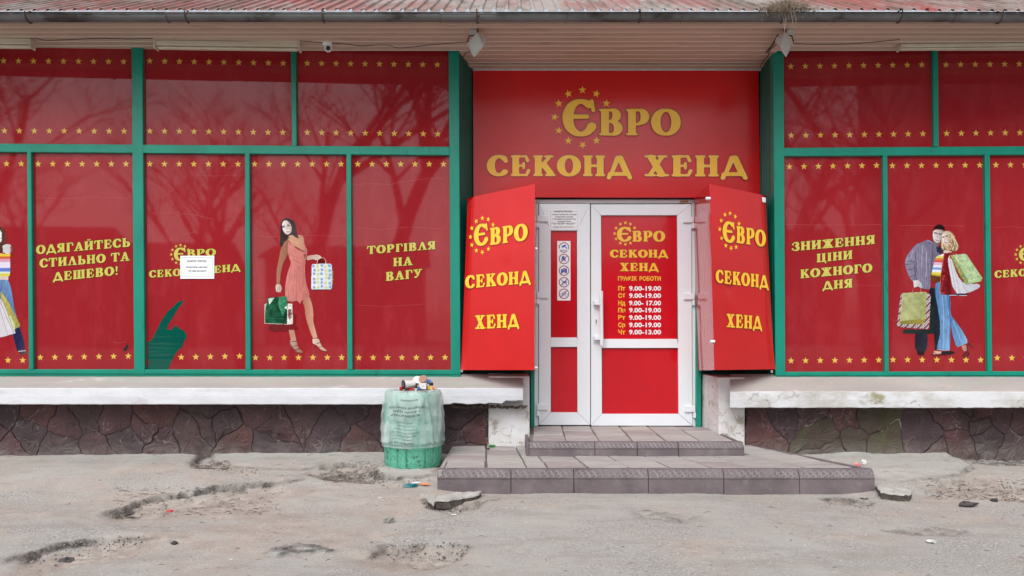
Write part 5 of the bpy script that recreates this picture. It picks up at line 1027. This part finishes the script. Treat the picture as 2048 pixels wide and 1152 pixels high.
def kerb(x0, x1, Yf, zb, zt, slope_h, mirrored=0, side=None):
    p = [(Yf, zb), (Yf, zt-slope_h-.006), (Yf-.005, zt-slope_h-.003), (Yf-.004, zt-slope_h+.003), (Yf+.028, zt-.004), (Yf+.034, zt), (Yf+kb, zt), (Yf+kb, zb)]; mb = MB(); g = .0022; jx = random.uniform(-.003, .003)
    n = len(p)
    for x in (x0+g, x1-g): mb.v += [(x, y+jx, z) for y, z in p]
    mb.f = [tuple(range(n))[::-1], tuple(range(n, 2*n))]+[(i, (i+1) % n, n+(i+1) % n, n+i) for i in range(n)]
    o = mb.build('kerb_block', m_kerb, stp, bev=.0025); o.name = 'kerb_block'
    a = Vector((0, Yf-.004+jx, zt-slope_h+.003)); b = Vector((0, Yf+.028+jx, zt-.004)); nn = Vector((0, -(b.z-a.z), (b.y-a.y))).normalized()
    L = x1-x0-.02; pr = slope_h*.74; k = max(2, int(L/pr)); pr = L/k; r = .0036; mb = MB(); fm = lambda u, v: Vector((x0+.01+u, 0, 0))+a.lerp(b, .5+v)+nn*.0012
    sl = (b-a).length; rv = .26
    for i in range(k):
        cx = pr*(i+.5)
        mb.tube([fm(cx+rv*sl*1.05*math.cos(q*math.pi/5), rv*math.sin(q*math.pi/5)) for q in range(11)], r*.75, 4, cap=False)
        mb.tube([fm(cx+pr*(f-.5)*1.25, .40*math.cos(math.pi*(1-f))*-1) for f in (0, .12, .3, .5, .7, .88, 1)] if False else [fm(cx+pr*f, v) for f, v in ((-.55, -.42), (-.40, -.44), (-.28, -.36))], r*.7, 4)
        if i < k-1: mb.tube([fm(cx+pr*f, v) for f, v in ((.08, .40), (.30, .34), (.5, 0), (.70, -.34), (.92, -.40))], r, 4)
    ro = mb.build('scroll_relief', m_relief, o)
xk = [wx(v, Yf2) for v in (874, 1022, 1148, 1297, 1448, 1599, 1750)]
for a, b in zip(xk, xk[1:]): kerb(a, b, Yf2, -.06, z2, .060)
xk = [wx(v, Yf1) for v in (1058, 1190, 1275, 1357, 1489)]
for a, b in zip(xk, xk[1:]): kerb(a, b, Yf1, z2-.02, z1, .046)
# side edges of both steps
mb = MB(); mb.hexa([(FLx, Yf2+.005, -.05), (FLx+.03, Yf2+.005, -.05), (FLx+.03, Yf2+.005, z2-.004), (FLx, Yf2+.005, z2-.004)], [(BLx-.01, 6.5, -.05), (BLx+.02, 6.5, -.05), (BLx+.02, 6.5, z2-.004), (BLx-.01, 6.5, z2-.004)]); mb.build('side_edging', m_slabst, stp, bev=.004)
mb = MB(); mb.box(wx(1052, Yf1)-.0, wx(1059, Yf1), Yf1+.02, 6.95, z2-.01, z1-.008); mb.build('side_edging', m_kerb, stp, bev=.006)
mb = MB(); mb.hexa([(FRx-.03, Yf2+kb, -.05), (FRx-.002, Yf2+kb, -.05), (FRx-.002, Yf2+kb, z2-.003), (FRx-.03, Yf2+kb, z2-.003)], [(BRx+.01, 6.5, -.05), (BRx+.045, 6.5, -.05), (BRx+.045, 6.5, z2-.003), (BRx+.01, 6.5, z2-.003)]); mb.build('side_edging', m_kerb, stp, bev=.004)
mb = MB(); mb.hexa([(wx(1488, Yf1)-.02, Yf1+.03, z2-.01), (wx(1488, Yf1), Yf1+.03, z2-.01), (wx(1488, Yf1), Yf1+.03, z1-.004), (wx(1488, Yf1)-.02, Yf1+.03, z1-.004)], [(1.79, 6.9, z2-.01), (1.81, 6.9, z2-.01), (1.81, 6.9, z1-.004), (1.79, 6.9, z1-.004)]); mb.build('side_edging', m_kerb, stp, bev=.004)

# ================================================================== BIN
bc = Vector((wx(826, 5.95), 5.95, .10)); bz = gz(bc.x, bc.y-.2)-.015
bn = thing('litter_bin', (bc.x, bc.y, bz), 'mint green ribbed concrete litter bin beside the steps', 'bin')
NR = 19
def ribr(r, z, t):
    k = (t*NR/(2*math.pi)) % 1; return r-(.013 if k < .10 else .0)-.0015*random.random()
mb = MB(); mb.lathe([(.0, .01), (.214, .0), (.224, .012), (.229, .05), (.231, .2), (.230, .4), (.226, .585), (.216, .60), (.19, .60), (.185, .56), (.18, .3), (0, .28)], NR*8, (bc.x, bc.y, bz), ribr); mb.build('bin_body', m_mint, bn)
# bag
m_bag = bpy.data.materials.new('thin white plastic'); m_bag.use_nodes = True; t = m_bag.node_tree; b = t.nodes['Principled BSDF']
b.inputs['Base Color'].default_value = (.78, .88, .88, 1); b.inputs['Roughness'].default_value = .28
tr_ = t.nodes.new('ShaderNodeBsdfTransparent'); mx = t.nodes.new('ShaderNodeMixShader'); no = t.nodes.new('ShaderNodeTexNoise'); no.inputs['Scale'].default_value = 6; no.inputs['Detail'].default_value = 6; no.inputs['Distortion'].default_value = .8
mr_ = t.nodes.new('ShaderNodeMapRange'); mr_.inputs['From Min'].default_value = .3; mr_.inputs['From Max'].default_value = .75; mr_.inputs['To Min'].default_value = .20; mr_.inputs['To Max'].default_value = .62
g_ = t.nodes.new('ShaderNodeNewGeometry'); mpg = t.nodes.new('ShaderNodeMapping'); mpg.inputs['Scale'].default_value = (1.2, 1.2, .8); t.links.new(g_.outputs['Position'], mpg.inputs[0]); t.links.new(mpg.outputs[0], no.inputs['Vector']); t.links.new(no.outputs['Fac'], mr_.inputs['Value']); t.links.new(mr_.outputs[0], mx.inputs[0])
bpn = t.nodes.new('ShaderNodeBump'); bpn.inputs['Strength'].default_value = .45; bpn.inputs['Distance'].default_value = .03; t.links.new(no.outputs['Fac'], bpn.inputs['Height']); t.links.new(bpn.outputs[0], b.inputs['Normal'])
t.links.new(tr_.outputs[0], mx.inputs[1]); t.links.new(b.outputs[0], mx.inputs[2]); t.links.new(mx.outputs[0], t.nodes['Material Output'].inputs['Surface'])
def bagr(r, z, t):
    k = 1 if z > .55 else 1.0
    n = float(fbm(t*3.2+z*2.0, z*5-t*1.2, 4, 91))-.5; m = abs(math.sin(t*5+z*9+3*n))
    tt = t-2*math.pi if t > math.pi else t; fold = sum(a*math.exp(-((math.sin((tt-c0)/2)*2+(z-.4)*sl)/w)**2) for a, c0, sl, w in ((.012, -1.9, 1.6, .07), (.010, -1.3, -1.3, .06), (.012, -.9, .5, .05), (.010, -2.4, -.6, .06), (.009, -1.6, 2.6, .05), (.010, -.4, -.9, .07)))
    return r+(.016*n+.002*m+fold)*(.5 if z > .58 else 1)
mb = MB(); pr = [(.15, .57), (.175, .606), (.198, .618), (.220, .606), (.234, .565)]+[(.238+.016*min(1, i/12)+.003*math.sin(i), .55-.0173*i) for i in range(1, 21)]+[(.246, .195), (.240, .188), (.249, .178), (.240, .172), (.236, .17)]
mb.lathe(pr, 140, (bc.x, bc.y, bz), bagr); bag = tag(mb.build('bin_bag', m_bag, smooth=True), 'thin translucent plastic bag pulled over the mint bin', 'plastic bag')
# print on the bag (on a curved strip just outside it)
m_fade = M('faded grey print', (.03, .06, .055), rough=.6)
def bag_text(s, t0, t1, z, h, jit=0):
    V, Fc = sans(s); xs = [v[0] for v in V]; a, b_ = min(xs), max(xs); out = []
    for u, v in V:
        th = R(-90)+t0+(t1-t0)*(u-a)/(b_-a); zz = z+v/.72*h+jit*math.sin(th*9)*.004; rr = .276+.004*math.sin(th*7); out.append((bc.x+rr*math.cos(th), bc.y+rr*math.sin(th), bz+zz))
    MB().add(out, Fc).build('print_line', m_fade, bag)
bag_text('ОБЕРЕЖНО', -.22, .28, .545, .012, 1); bag_text('УССОРТІЗ ЗООВІДІО', -.62, .55, .485, .014, 1); bag_text('ПОІТЕ НАУСЬ У', -.45, .35, .455, .014, 1); bag_text('ИТЕОВИЩОЕ', -.55, .35, .425, .014, 1)
for k, (a_, b_) in enumerate([(-.32, .12), (-.3, .2), (-.42, .16), (-.5, .3), (-.44, .22), (-.5, .1)]): bag_text('ЗБЕРІГАТИ В СУХОМУ МІСЦІ'[k:18+k], a_, b_, .375-.026*k, .007, 1.5)
bag_text('НО ДА ОНИСН', -.62, .14, .215, .014, 1.5)


# rubbish heap in the bin
def crumple(name, c, r, mat, label, cat, group=None, sc=(1, 1, 1), seed=0, par=None):
    import bmesh
    bm = bmesh.new(); bmesh.ops.create_icosphere(bm, subdivisions=2, radius=1); rr = random.Random(seed)
    mb = MB(); idx = {v: i for i, v in enumerate(bm.verts)}
    for v in bm.verts:
        k = r*(1+rr.uniform(-.48, .30)); mb.v.append((c[0]+v.co.x*k*sc[0], c[1]+v.co.y*k*sc[1], c[2]+v.co.z*k*sc[2]))
    mb.f = [tuple(idx[v] for v in f.verts) for f in bm.faces]; bm.free(); o = mb.build(name, mat)
    return tag(o, label, cat, group)
def col(name, c, rough=.4): return M(name, s2l(c), rough=rough, bump=.0)
m_cupw = col('white paper cup', (214, 212, 212)); m_brn = col('brown print', (140, 92, 74)); m_bl = col('blue wrapper', (70, 120, 190)); m_rd = col('red wrapper', (200, 50, 60)); m_yl = col('yellow wrapper', (216, 176, 60)); m_gr2 = col('green wrapper', (30, 130, 50)); m_teal = col('teal wrapper', (20, 110, 120)); m_or = col('orange wrapper', (232, 140, 90))
def cup(a, b, r0, r1, label, lid=None, mat=m_cupw, stripe=False):
    a, b = Vector(a), Vector(b); t = thing('paper_cup', a, label, 'cup', 'cups heaped in the bin'); mb = MB(); mb.tube([a, b], [r0, r1], 18); mb.build('cup_body', mat, t)
    d = (b-a).normalized(); mb = MB(); mb.tube([b-d*.004, b+d*.006], r1*1.07, 18); mb.build('cup_rim' if not lid else 'lid', lid or mat, t)
    if stripe:
        for f in (.2, .45, .7): mb = MB(); mb.tube([a.lerp(b, f), a.lerp(b, f+.12)], [(r0+(r1-r0)*f)*1.02, (r0+(r1-r0)*(f+.12))*1.02], 18, cap=False); mb.build('brown_band', m_brn, t)
def BP(px, py, Y): return Vector((wx(px, Y), Y, EYE-(py-6-CY)*Y/F))
cup(BP(829, 773.5, 5.86), BP(807, 775.5, 5.82), .025, .034, 'white paper cup lying with a black lid on the heap in the bin', lid=m_black)
cup(BP(832, 778, 5.93), BP(835, 766, 5.87), .024, .033, 'brown banded paper cup standing askew in the heap', stripe=True)
cup(BP(851, 772, 5.92), BP(846, 764, 5.86), .02, .030, 'small tilted white cup with a brown rim on top of the heap', lid=m_brn); mb = MB()
t_ = thing('carton', BP(845, 785, 5.82), 'small white carton at the front of the heap in the bin', 'box'); mb = MB(); c = BP(845, 778, 5.84)
mb.hexa([c+Vector((-.027, -.01, -.024)), c+Vector((.028, -.015, -.026)), c+Vector((.03, -.01, .022)), c+Vector((-.026, -.006, .026))], [c+Vector((-.022, .04, -.024)), c+Vector((.034, .036, -.026)), c+Vector((.034, .036, .022)), c+Vector((-.02, .04, .026))]); mb.build('carton_body', m_cupw, t_, bev=.002)
mb = MB(); mb.box(c.x+.005, c.x+.012, c.y-.0165, c.y-.0135, c.z+.0, c.z+.006); mb.build('print', m_yl, t_)
m_fillr = M('crumpled packaging', s2l((196, 190, 186)), s2l((150, 96, 88)), rough=.5, scale=45)
for k, (px, py, Y, r, m_, s_) in enumerate([(803, 783, 5.84, .018, m_rd, 'red crumpled wrapper under the lidded cup'), (822, 784, 5.84, .02, m_rd, 'dark red wrapper at the bin rim'), (838, 783, 5.82, .013, m_bl, 'blue and white wrapper before the banded cup'), (857, 769, 5.9, .02, m_bl, 'blue wrapper behind the carton'), (862, 774, 5.9, .016, m_black, 'black wrapper at the heap edge'), (859, 782, 5.84, .016, m_yl, 'yellow wrapper beside the carton'), (867, 782, 5.86, .013, m_or, 'orange wrapper at the far rim'), (827, 766, 5.90, .012, m_cupw, 'white paper scrap sticking up from the heap'), (845, 787, 5.93, .050, m_fillr, 'crumpled white paper filling the bin'), (817, 788, 5.93, .050, m_fillr, 'crumpled white bag deep in the bin'), (838, 777, 5.86, .018, m_fillr, 'torn white wrapper between the cups')]):
    crumple('wrapper', BP(px, py, Y), r, m_, s_, 'wrapper', 'rubbish heaped in the bin', seed=k)

# ================================================================== small things on the ground
def on(px, py, up=.0): p = GZ(px, py); return Vector((p.x, p.y, p.z+up))
crumple('wrapper', on(823, 974, .012), .035, m_teal, 'teal foil wrapper lying flat before the bin', 'wrapper', sc=(1.6, .8, .4), seed=21); crumple('wrapper', on(833, 971, .02), .018, m_cupw, 'white and blue wrapper scrap on the teal foil', 'wrapper', sc=(1.5, .8, .5), seed=22); crumple('wrapper', on(850, 971, .012), .022, m_or, 'orange paper scrap next to the teal foil', 'wrapper', sc=(1.5, .8, .4), seed=23)
p_ = H(984, 892, z2+.012); crumple('wrapper', p_, .020, m_gr2, 'green shiny wrapper on the lower step', 'wrapper', sc=(1.6, .6, .5), seed=24); p_ = H(976, 897, z2+.010); crumple('wrapper', p_, .012, m_black, 'black wrapper end beside the green one', 'wrapper', sc=(1.2, .8, .5), seed=25)
crumple('wrapper', on(1714, 932, .010), .022, col('pink wrapper', (204, 130, 130)), 'red and white wrapper on the pale slab', 'wrapper', sc=(1.3, .7, .7), seed=26); crumple('wrapper', on(1728, 930, .02), .022, m_cupw, 'white wrapper scrap by the red one', 'wrapper', sc=(.8, .6, 1), seed=27)
mb = MB(); c = on(340, 1024, .0); mb.lathe([(0, .012), (.019, .012), (.021, .009), (.021, 0)], 18, c); tag(mb.build('bottle_cap', m_rd), 'red plastic bottle cap in the eroded gully', 'cap')
crumple('stone', on(776, 1046, .02), .030, m_slabst, 'pale rough stone standing alone on the dirt', 'stone', sc=(1.1, .9, .8), seed=31)
for k, (px, py, r, s_) in enumerate([(133, 1125, .030, 'dark stone beside the lower gully'), (1938, 1013, .038, 'long dark stone on the dirt by the pale slab'), (1989, 1003, .024, 'small dark stone at the hollow edge'), (348, 1088, .018, 'small dark lump in the dirt between the gullies'), (258, 1030, .03, 'brown lump at the gully head')]):
    crumple('stone', on(px, py, r*.35), r, m_darkst, s_, 'stone', 'dark stones on the ground', sc=(1.2 if k != 1 else 1.7, .8, .6), seed=40+k)
crumple('wrapper', on(1863, 1086, .01), .022, m_cupw, 'flattened white scrap on the asphalt', 'wrapper', sc=(1.2, 1, .35), seed=51); crumple('wrapper', on(1728, 998, .012), .022, m_slabst, 'pale crumbled lump by the last kerb block', 'rubble', sc=(1.2, 1, .6), seed=52)
mb = MB(); a = on(756, 1000, .006); mb.tube([on(756, 998, .006), on(767, 1002, .006)], .003, 5); mb.tube([on(756, 998, .012), on(768, 997, .008)], .003, 5); tag(mb.build('drinking_straw', m_cupw), 'bent white straw on the dirt', 'straw')
mb = MB(); mb.tube([on(903, 1031, .006), on(913, 1031, .006)], .004, 6); tag(mb.build('cigarette_butt', m_cupw), 'white cigarette butt in front of the steps', 'butt')
# loose stone slab by the steps
def slab_piece(pts, h, label, seed, mat, nm='stone_slab'):
    rg_ = random.Random(seed); P3 = []
    for q, q2 in zip(pts, pts[1:]+pts[:1]):
        a_, b_ = GZ(*q), GZ(*q2)
        for k in range(5): p_ = a_.lerp(b_, k/5); P3.append(p_+Vector((rg_.uniform(-.006, .006), rg_.uniform(-.009, .009), 0)))
    z0 = min(p_.z for p_ in P3); mb = MB(); n = len(P3); tp = [Vector((p_.x, p_.y, z0+h+rg_.uniform(-.004, .004)+.02*(p_.y-P3[0].y))) for p_ in P3]; cc = sum(tp, Vector())/n
    V = [cc+Vector((0, 0, .004))]+[p_.lerp(cc, .5)+Vector((0, 0, rg_.uniform(-.003, .005))) for p_ in tp]+[p_.lerp(cc, .05) for p_ in tp]+[p_-Vector((0, 0, .007+rg_.uniform(0, .006))) for p_ in tp]+[p_.lerp(cc, .04)-Vector((0, 0, h*.6)) for p_ in tp]+[p_.lerp(cc, .07)-Vector((0, 0, h+.03)) for p_ in tp]
    Fc = [(0, 1+i, 1+(i+1) % n) for i in range(n)]
    for r in range(4): Fc += [(1+r*n+(i+1) % n, 1+r*n+i, 1+(r+1)*n+i, 1+(r+1)*n+(i+1) % n) for i in range(n)]
    o = mb.add(V, Fc).build(nm, mat); o.data.materials.append(m_under)
    for k in range(n*3, len(Fc)): o.data.polygons[k].material_index = 1
    return tag(o, label, 'slab')
m_under = M('broken dark asphalt edge', (.06, .05, .045), (.13, .11, .095), rough=.95, scale=30, bump=1, bscale=40); m_slabt = M('pale dusty concrete slab', (.46, .45, .42), (.36, .35, .325), rough=.95, scale=6, bump=.8, bscale=30, dirt=[((.24, .22, .2), 18, .58, .7, .5)])
slab_piece([(1750, 979), (1760, 973), (1785, 973), (1806, 984), (1824, 996), (1820, 1003), (1796, 1003), (1762, 999)], .060, 'loose pale stone slab at the end of the kerb blocks', 61, m_slabt)
slab_piece([(834, 992), (842, 976), (858, 962), (874, 958), (873, 996), (868, 1008), (850, 1003)], .036, 'broken asphalt fragment beside the corner of the steps', 62, m_slabt, 'asphalt_fragment')
slab_piece([(869, 1004), (876, 994), (920, 992), (964, 991), (958, 998), (938, 1003), (900, 1006)], .032, 'long broken asphalt fragment in front of the first kerb block', 63, m_slabt, 'asphalt_fragment')
# gravel, chips, twigs, dead leaves
rg = random.Random(11)
def scatter(n, size, mat, name, kind, areas, fl=.6, label=''):
    mb = MB()
    for i in range(n):
        ar = rg.choice(areas)
        if isinstance(ar[0], tuple):
            k = rg.randrange(len(ar)-1); u = rg.random(); px = ar[k][0]*(1-u)+ar[k+1][0]*u; py = ar[k][1]*(1-u)+ar[k+1][1]*u+abs(rg.gauss(2, 7))-1
        else: px, py = rg.uniform(ar[0], ar[2]), rg.uniform(ar[1], ar[3])
        p = GR(px, py); z = gz(p.x, p.y); s = rg.uniform(*size)
        if wx(870, 5.3) < p.x < wx(1755, 5.3) and p.y > 5.33: continue
        a = rg.uniform(0, 6.3)
        if kind == 'chip':
            m = 5; q = [(p.x+s*rg.uniform(.6, 1.2)*math.cos(a+k*1.257), p.y+s*rg.uniform(.6, 1.2)*math.sin(a+k*1.257), z-.002) for k in range(m)]; apex = (p.x, p.y, z+s*fl); mb.add(q+[apex], [(k, (k+1) % m, m) for k in range(m)])
        else:
            l = s*rg.uniform(2, 6); x1, y1 = p.x+l*math.cos(a)*.5, p.y+l*math.sin(a)*.3; mb.tube([(p.x-(x1-p.x), p.y-(y1-p.y), z+.001), (p.x, p.y+s*.4, z+s*.5), (x1, y1, z+.001)], [s*.10, s*.16, s*.05], 3, cap=False)
    tag(mb.build(name, mat), label, 'ground litter', kind='stuff')
ALL = [(-60, 900, 2110, 1160)]; SCARPS = [[(215, 1033), (300, 1006), (400, 986), (480, 976), (590, 964)], [(55, 1117), (120, 1101), (200, 1088), (290, 1080)], [(640, 940), (700, 936), (745, 948), (770, 964), (860, 957)], [(768, 1088), (860, 1086), (935, 1100)], [(850, 1004), (962, 1010)], [(385, 930), (440, 940), (520, 944)], [(1650, 1000), (1740, 1006)]]
scatter(3800, (.002, .007), M('small gravel', (.30, .27, .25), (.55, .52, .49), rough=.95, scale=50), 'gravel', 'chip', ALL, label='fine pale gravel strewn over the asphalt')
scatter(1500, (.002, .009), M('dark gravel', (.07, .065, .06), (.14, .13, .12), rough=.95, scale=50), 'dark_gravel', 'chip', [(640, 938, 770, 962), (860, 1006, 955, 1022), (1880, 905, 2060, 925), (1860, 965, 2060, 992)]+SCARPS, label='dark crumbled asphalt in the broken hollows')
scatter(1500, (.004, .013), M('dead leaf brown', (.09, .065, .05), (.16, .12, .09), rough=.95, scale=40), 'twigs', 'twig', ALL+[(230, 985, 560, 1030), (380, 930, 460, 945), (640, 930, 780, 965), (1850, 960, 2060, 1000)], label='brown twigs and leaf bits on the ground')
scatter(900, (.003, .010), M('broken asphalt crumbs', (.36, .34, .31), (.22, .20, .18), rough=.95, scale=40), 'asphalt_crumbs', 'chip', SCARPS+[(780, 1095, 925, 1130), (1880, 905, 2060, 985)], fl=.8, label='grey asphalt crumbs along the broken edges')
scatter(130, (.005, .012), M('pale chip', (.5, .48, .45), rough=.9), 'pale_chips', 'chip', ALL+[(1620, 900, 1760, 940), (1950, 870, 2010, 890)], fl=.3, label='pale plaster and paper chips on the ground')

# ================================================================== what the glass reflects: the far side of the street
def tree(x, y, h, r, label, seed, spread=.55, stub=False, lean=0, depth=5):
    rt = random.Random(seed); t = thing('bare_tree', (x, y, 0), label, 'tree', 'bare trees across the street'); tr = MB(); br = MB()
    def grow(p, d, l, rad, lev):
        n = 4; pts = [p]; q = p.copy(); dd = d.copy()
        for i in range(n): dd = (dd+Vector((rt.uniform(-.14, .14), rt.uniform(-.14, .14), rt.uniform(-.04, .1)))).normalized(); q = q+dd*l/n; pts.append(q.copy())
        rs_ = [rad*(1-.42*i/n) for i in range(n+1)]; (tr if lev == 0 else br).tube(pts, rs_, 6 if lev < 2 else 3, cap=lev < 1)
        if stub and lev == 1 and rt.random() < .6: return
        if lev >= depth: return
        for k in range(rt.choice([3, 4]) if lev else 5):
            f = rt.uniform(.35, 1) if lev else rt.uniform(.5, 1); i = min(int(f*n), n-1); b0 = pts[i].lerp(pts[i+1], f*n-i) if f < 1 else pts[-1]
            a = rt.uniform(0, 6.3); side = Vector((math.cos(a), math.sin(a), rt.uniform(-.1, .5))); nd = (dd*.75+side*spread*1.2).normalized(); grow(b0, nd, l*rt.uniform(.5, .74), max(rad*.5*rt.uniform(.7, 1), .006), lev+1)
    grow(Vector((x, y, -.1)), Vector((lean, 0, 1)).normalized(), h*.5, r, 0); tr.build('trunk', m_bark, t); br.build('branches', m_bark, t)
TREES = [(-13.5, -9, 11, .22, 'tall bare tree opposite the striped-top print', 0, 0), (-9.6, -12, 10, .2, 'slim bare tree further back', 0, .05), (-6.2, -7.5, 8, .22, 'pruned bare tree with stubby limbs', 1, -.12), (-5.0, -8, 13, .24, 'straight bare tree opposite the pink dress print', 0, 0), (-2.9, -7, 12, .3, 'thick leaning bare tree', 0, .18), (9.6, -8.5, 12, .25, 'forked bare tree opposite the wide film window', 0, .03), (7.6, -12, 14, .3, 'bulky dark tree near the corner', 0, 0), (-17.5, -15, 13, .25, 'distant bare tree', 0, 0), (12.5, -16, 12, .25, 'bare tree before the apartment block', 0, 0), (-8, -24, 11, .22, 'bare tree standing before the grey house', 0, 0), (-22, -24, 11, .22, 'bare tree before the small house', 0, 0), (3, -25, 10, .22, 'bare tree before the low dark house', 0, 0)]
for k, (x, y, h, r, lb, stb, ln) in enumerate(TREES): tree(x, y, h, r, lb+' across the street', 100+k, stub=bool(stb), lean=ln, spread=.6 if k != 6 else .8)
ap = thing('apartment_block', (42, -44, 0), 'tall grey apartment block across the street', 'building')
m_conc = M('panel concrete', (.34, .33, .32), (.26, .25, .245), rough=.9, scale=.5); m_win = M('dark window glass', (.03, .035, .04), rough=.1)
mb = MB(); mb.box(26.5, 64, -52, -41, 0, 30); mb.build('wall', m_conc, ap)
for fl in range(10):
    for k in range(12):
        mb = MB(); x = 27.7+k*3; z = 1.2+fl*2.9; mb.box(x, x+1.6, -41.0, -40.95, z, z+1.5); mb.build('window', m_win, ap)
for k, (x0, x1, hh, y0, c) in enumerate([(-50, -38, 4.6, -34, (.22, .2, .19)), (-36, -25, 6.4, -37, (.30, .28, .26)), (-23, -15, 4.2, -31, (.24, .22, .2)), (-13, -3, 5.6, -36, (.28, .27, .26)), (0, 9, 4.4, -33, (.2, .19, .18)), (11, 20, 6.0, -38, (.26, .24, .22))]):
    hs_ = thing('house', ((x0+x1)/2, y0, 0), ['low brown house farthest along the street', 'tall pale house with a gable along the street', 'small house before the tall pale one', 'grey house across from the torn window film', 'low dark house across from the door', 'house next to the apartment block'][k], 'house', 'houses across the street')
    mb = MB(); mb.box(x0, x1, y0-8, y0, 0, hh); mb.build('wall', M('house wall %d' % k, c, rough=.9), hs_)
    mb = MB(); mb.prism([(x0-.4, y0+.4, hh), (x0-.4, y0-4, hh+1.2+.5*(k % 3)), (x0-.4, y0-8.4, hh)], (x1-x0+.8, 0, 0)); mb.build('roof', m_bark, hs_)
    for j in range(int((x1-x0)/3)): mb = MB(); x = x0+1+j*3; mb.box(x, x+1.3, y0, y0+.05, 1.2, 2.6); mb.build('window', m_win, hs_)
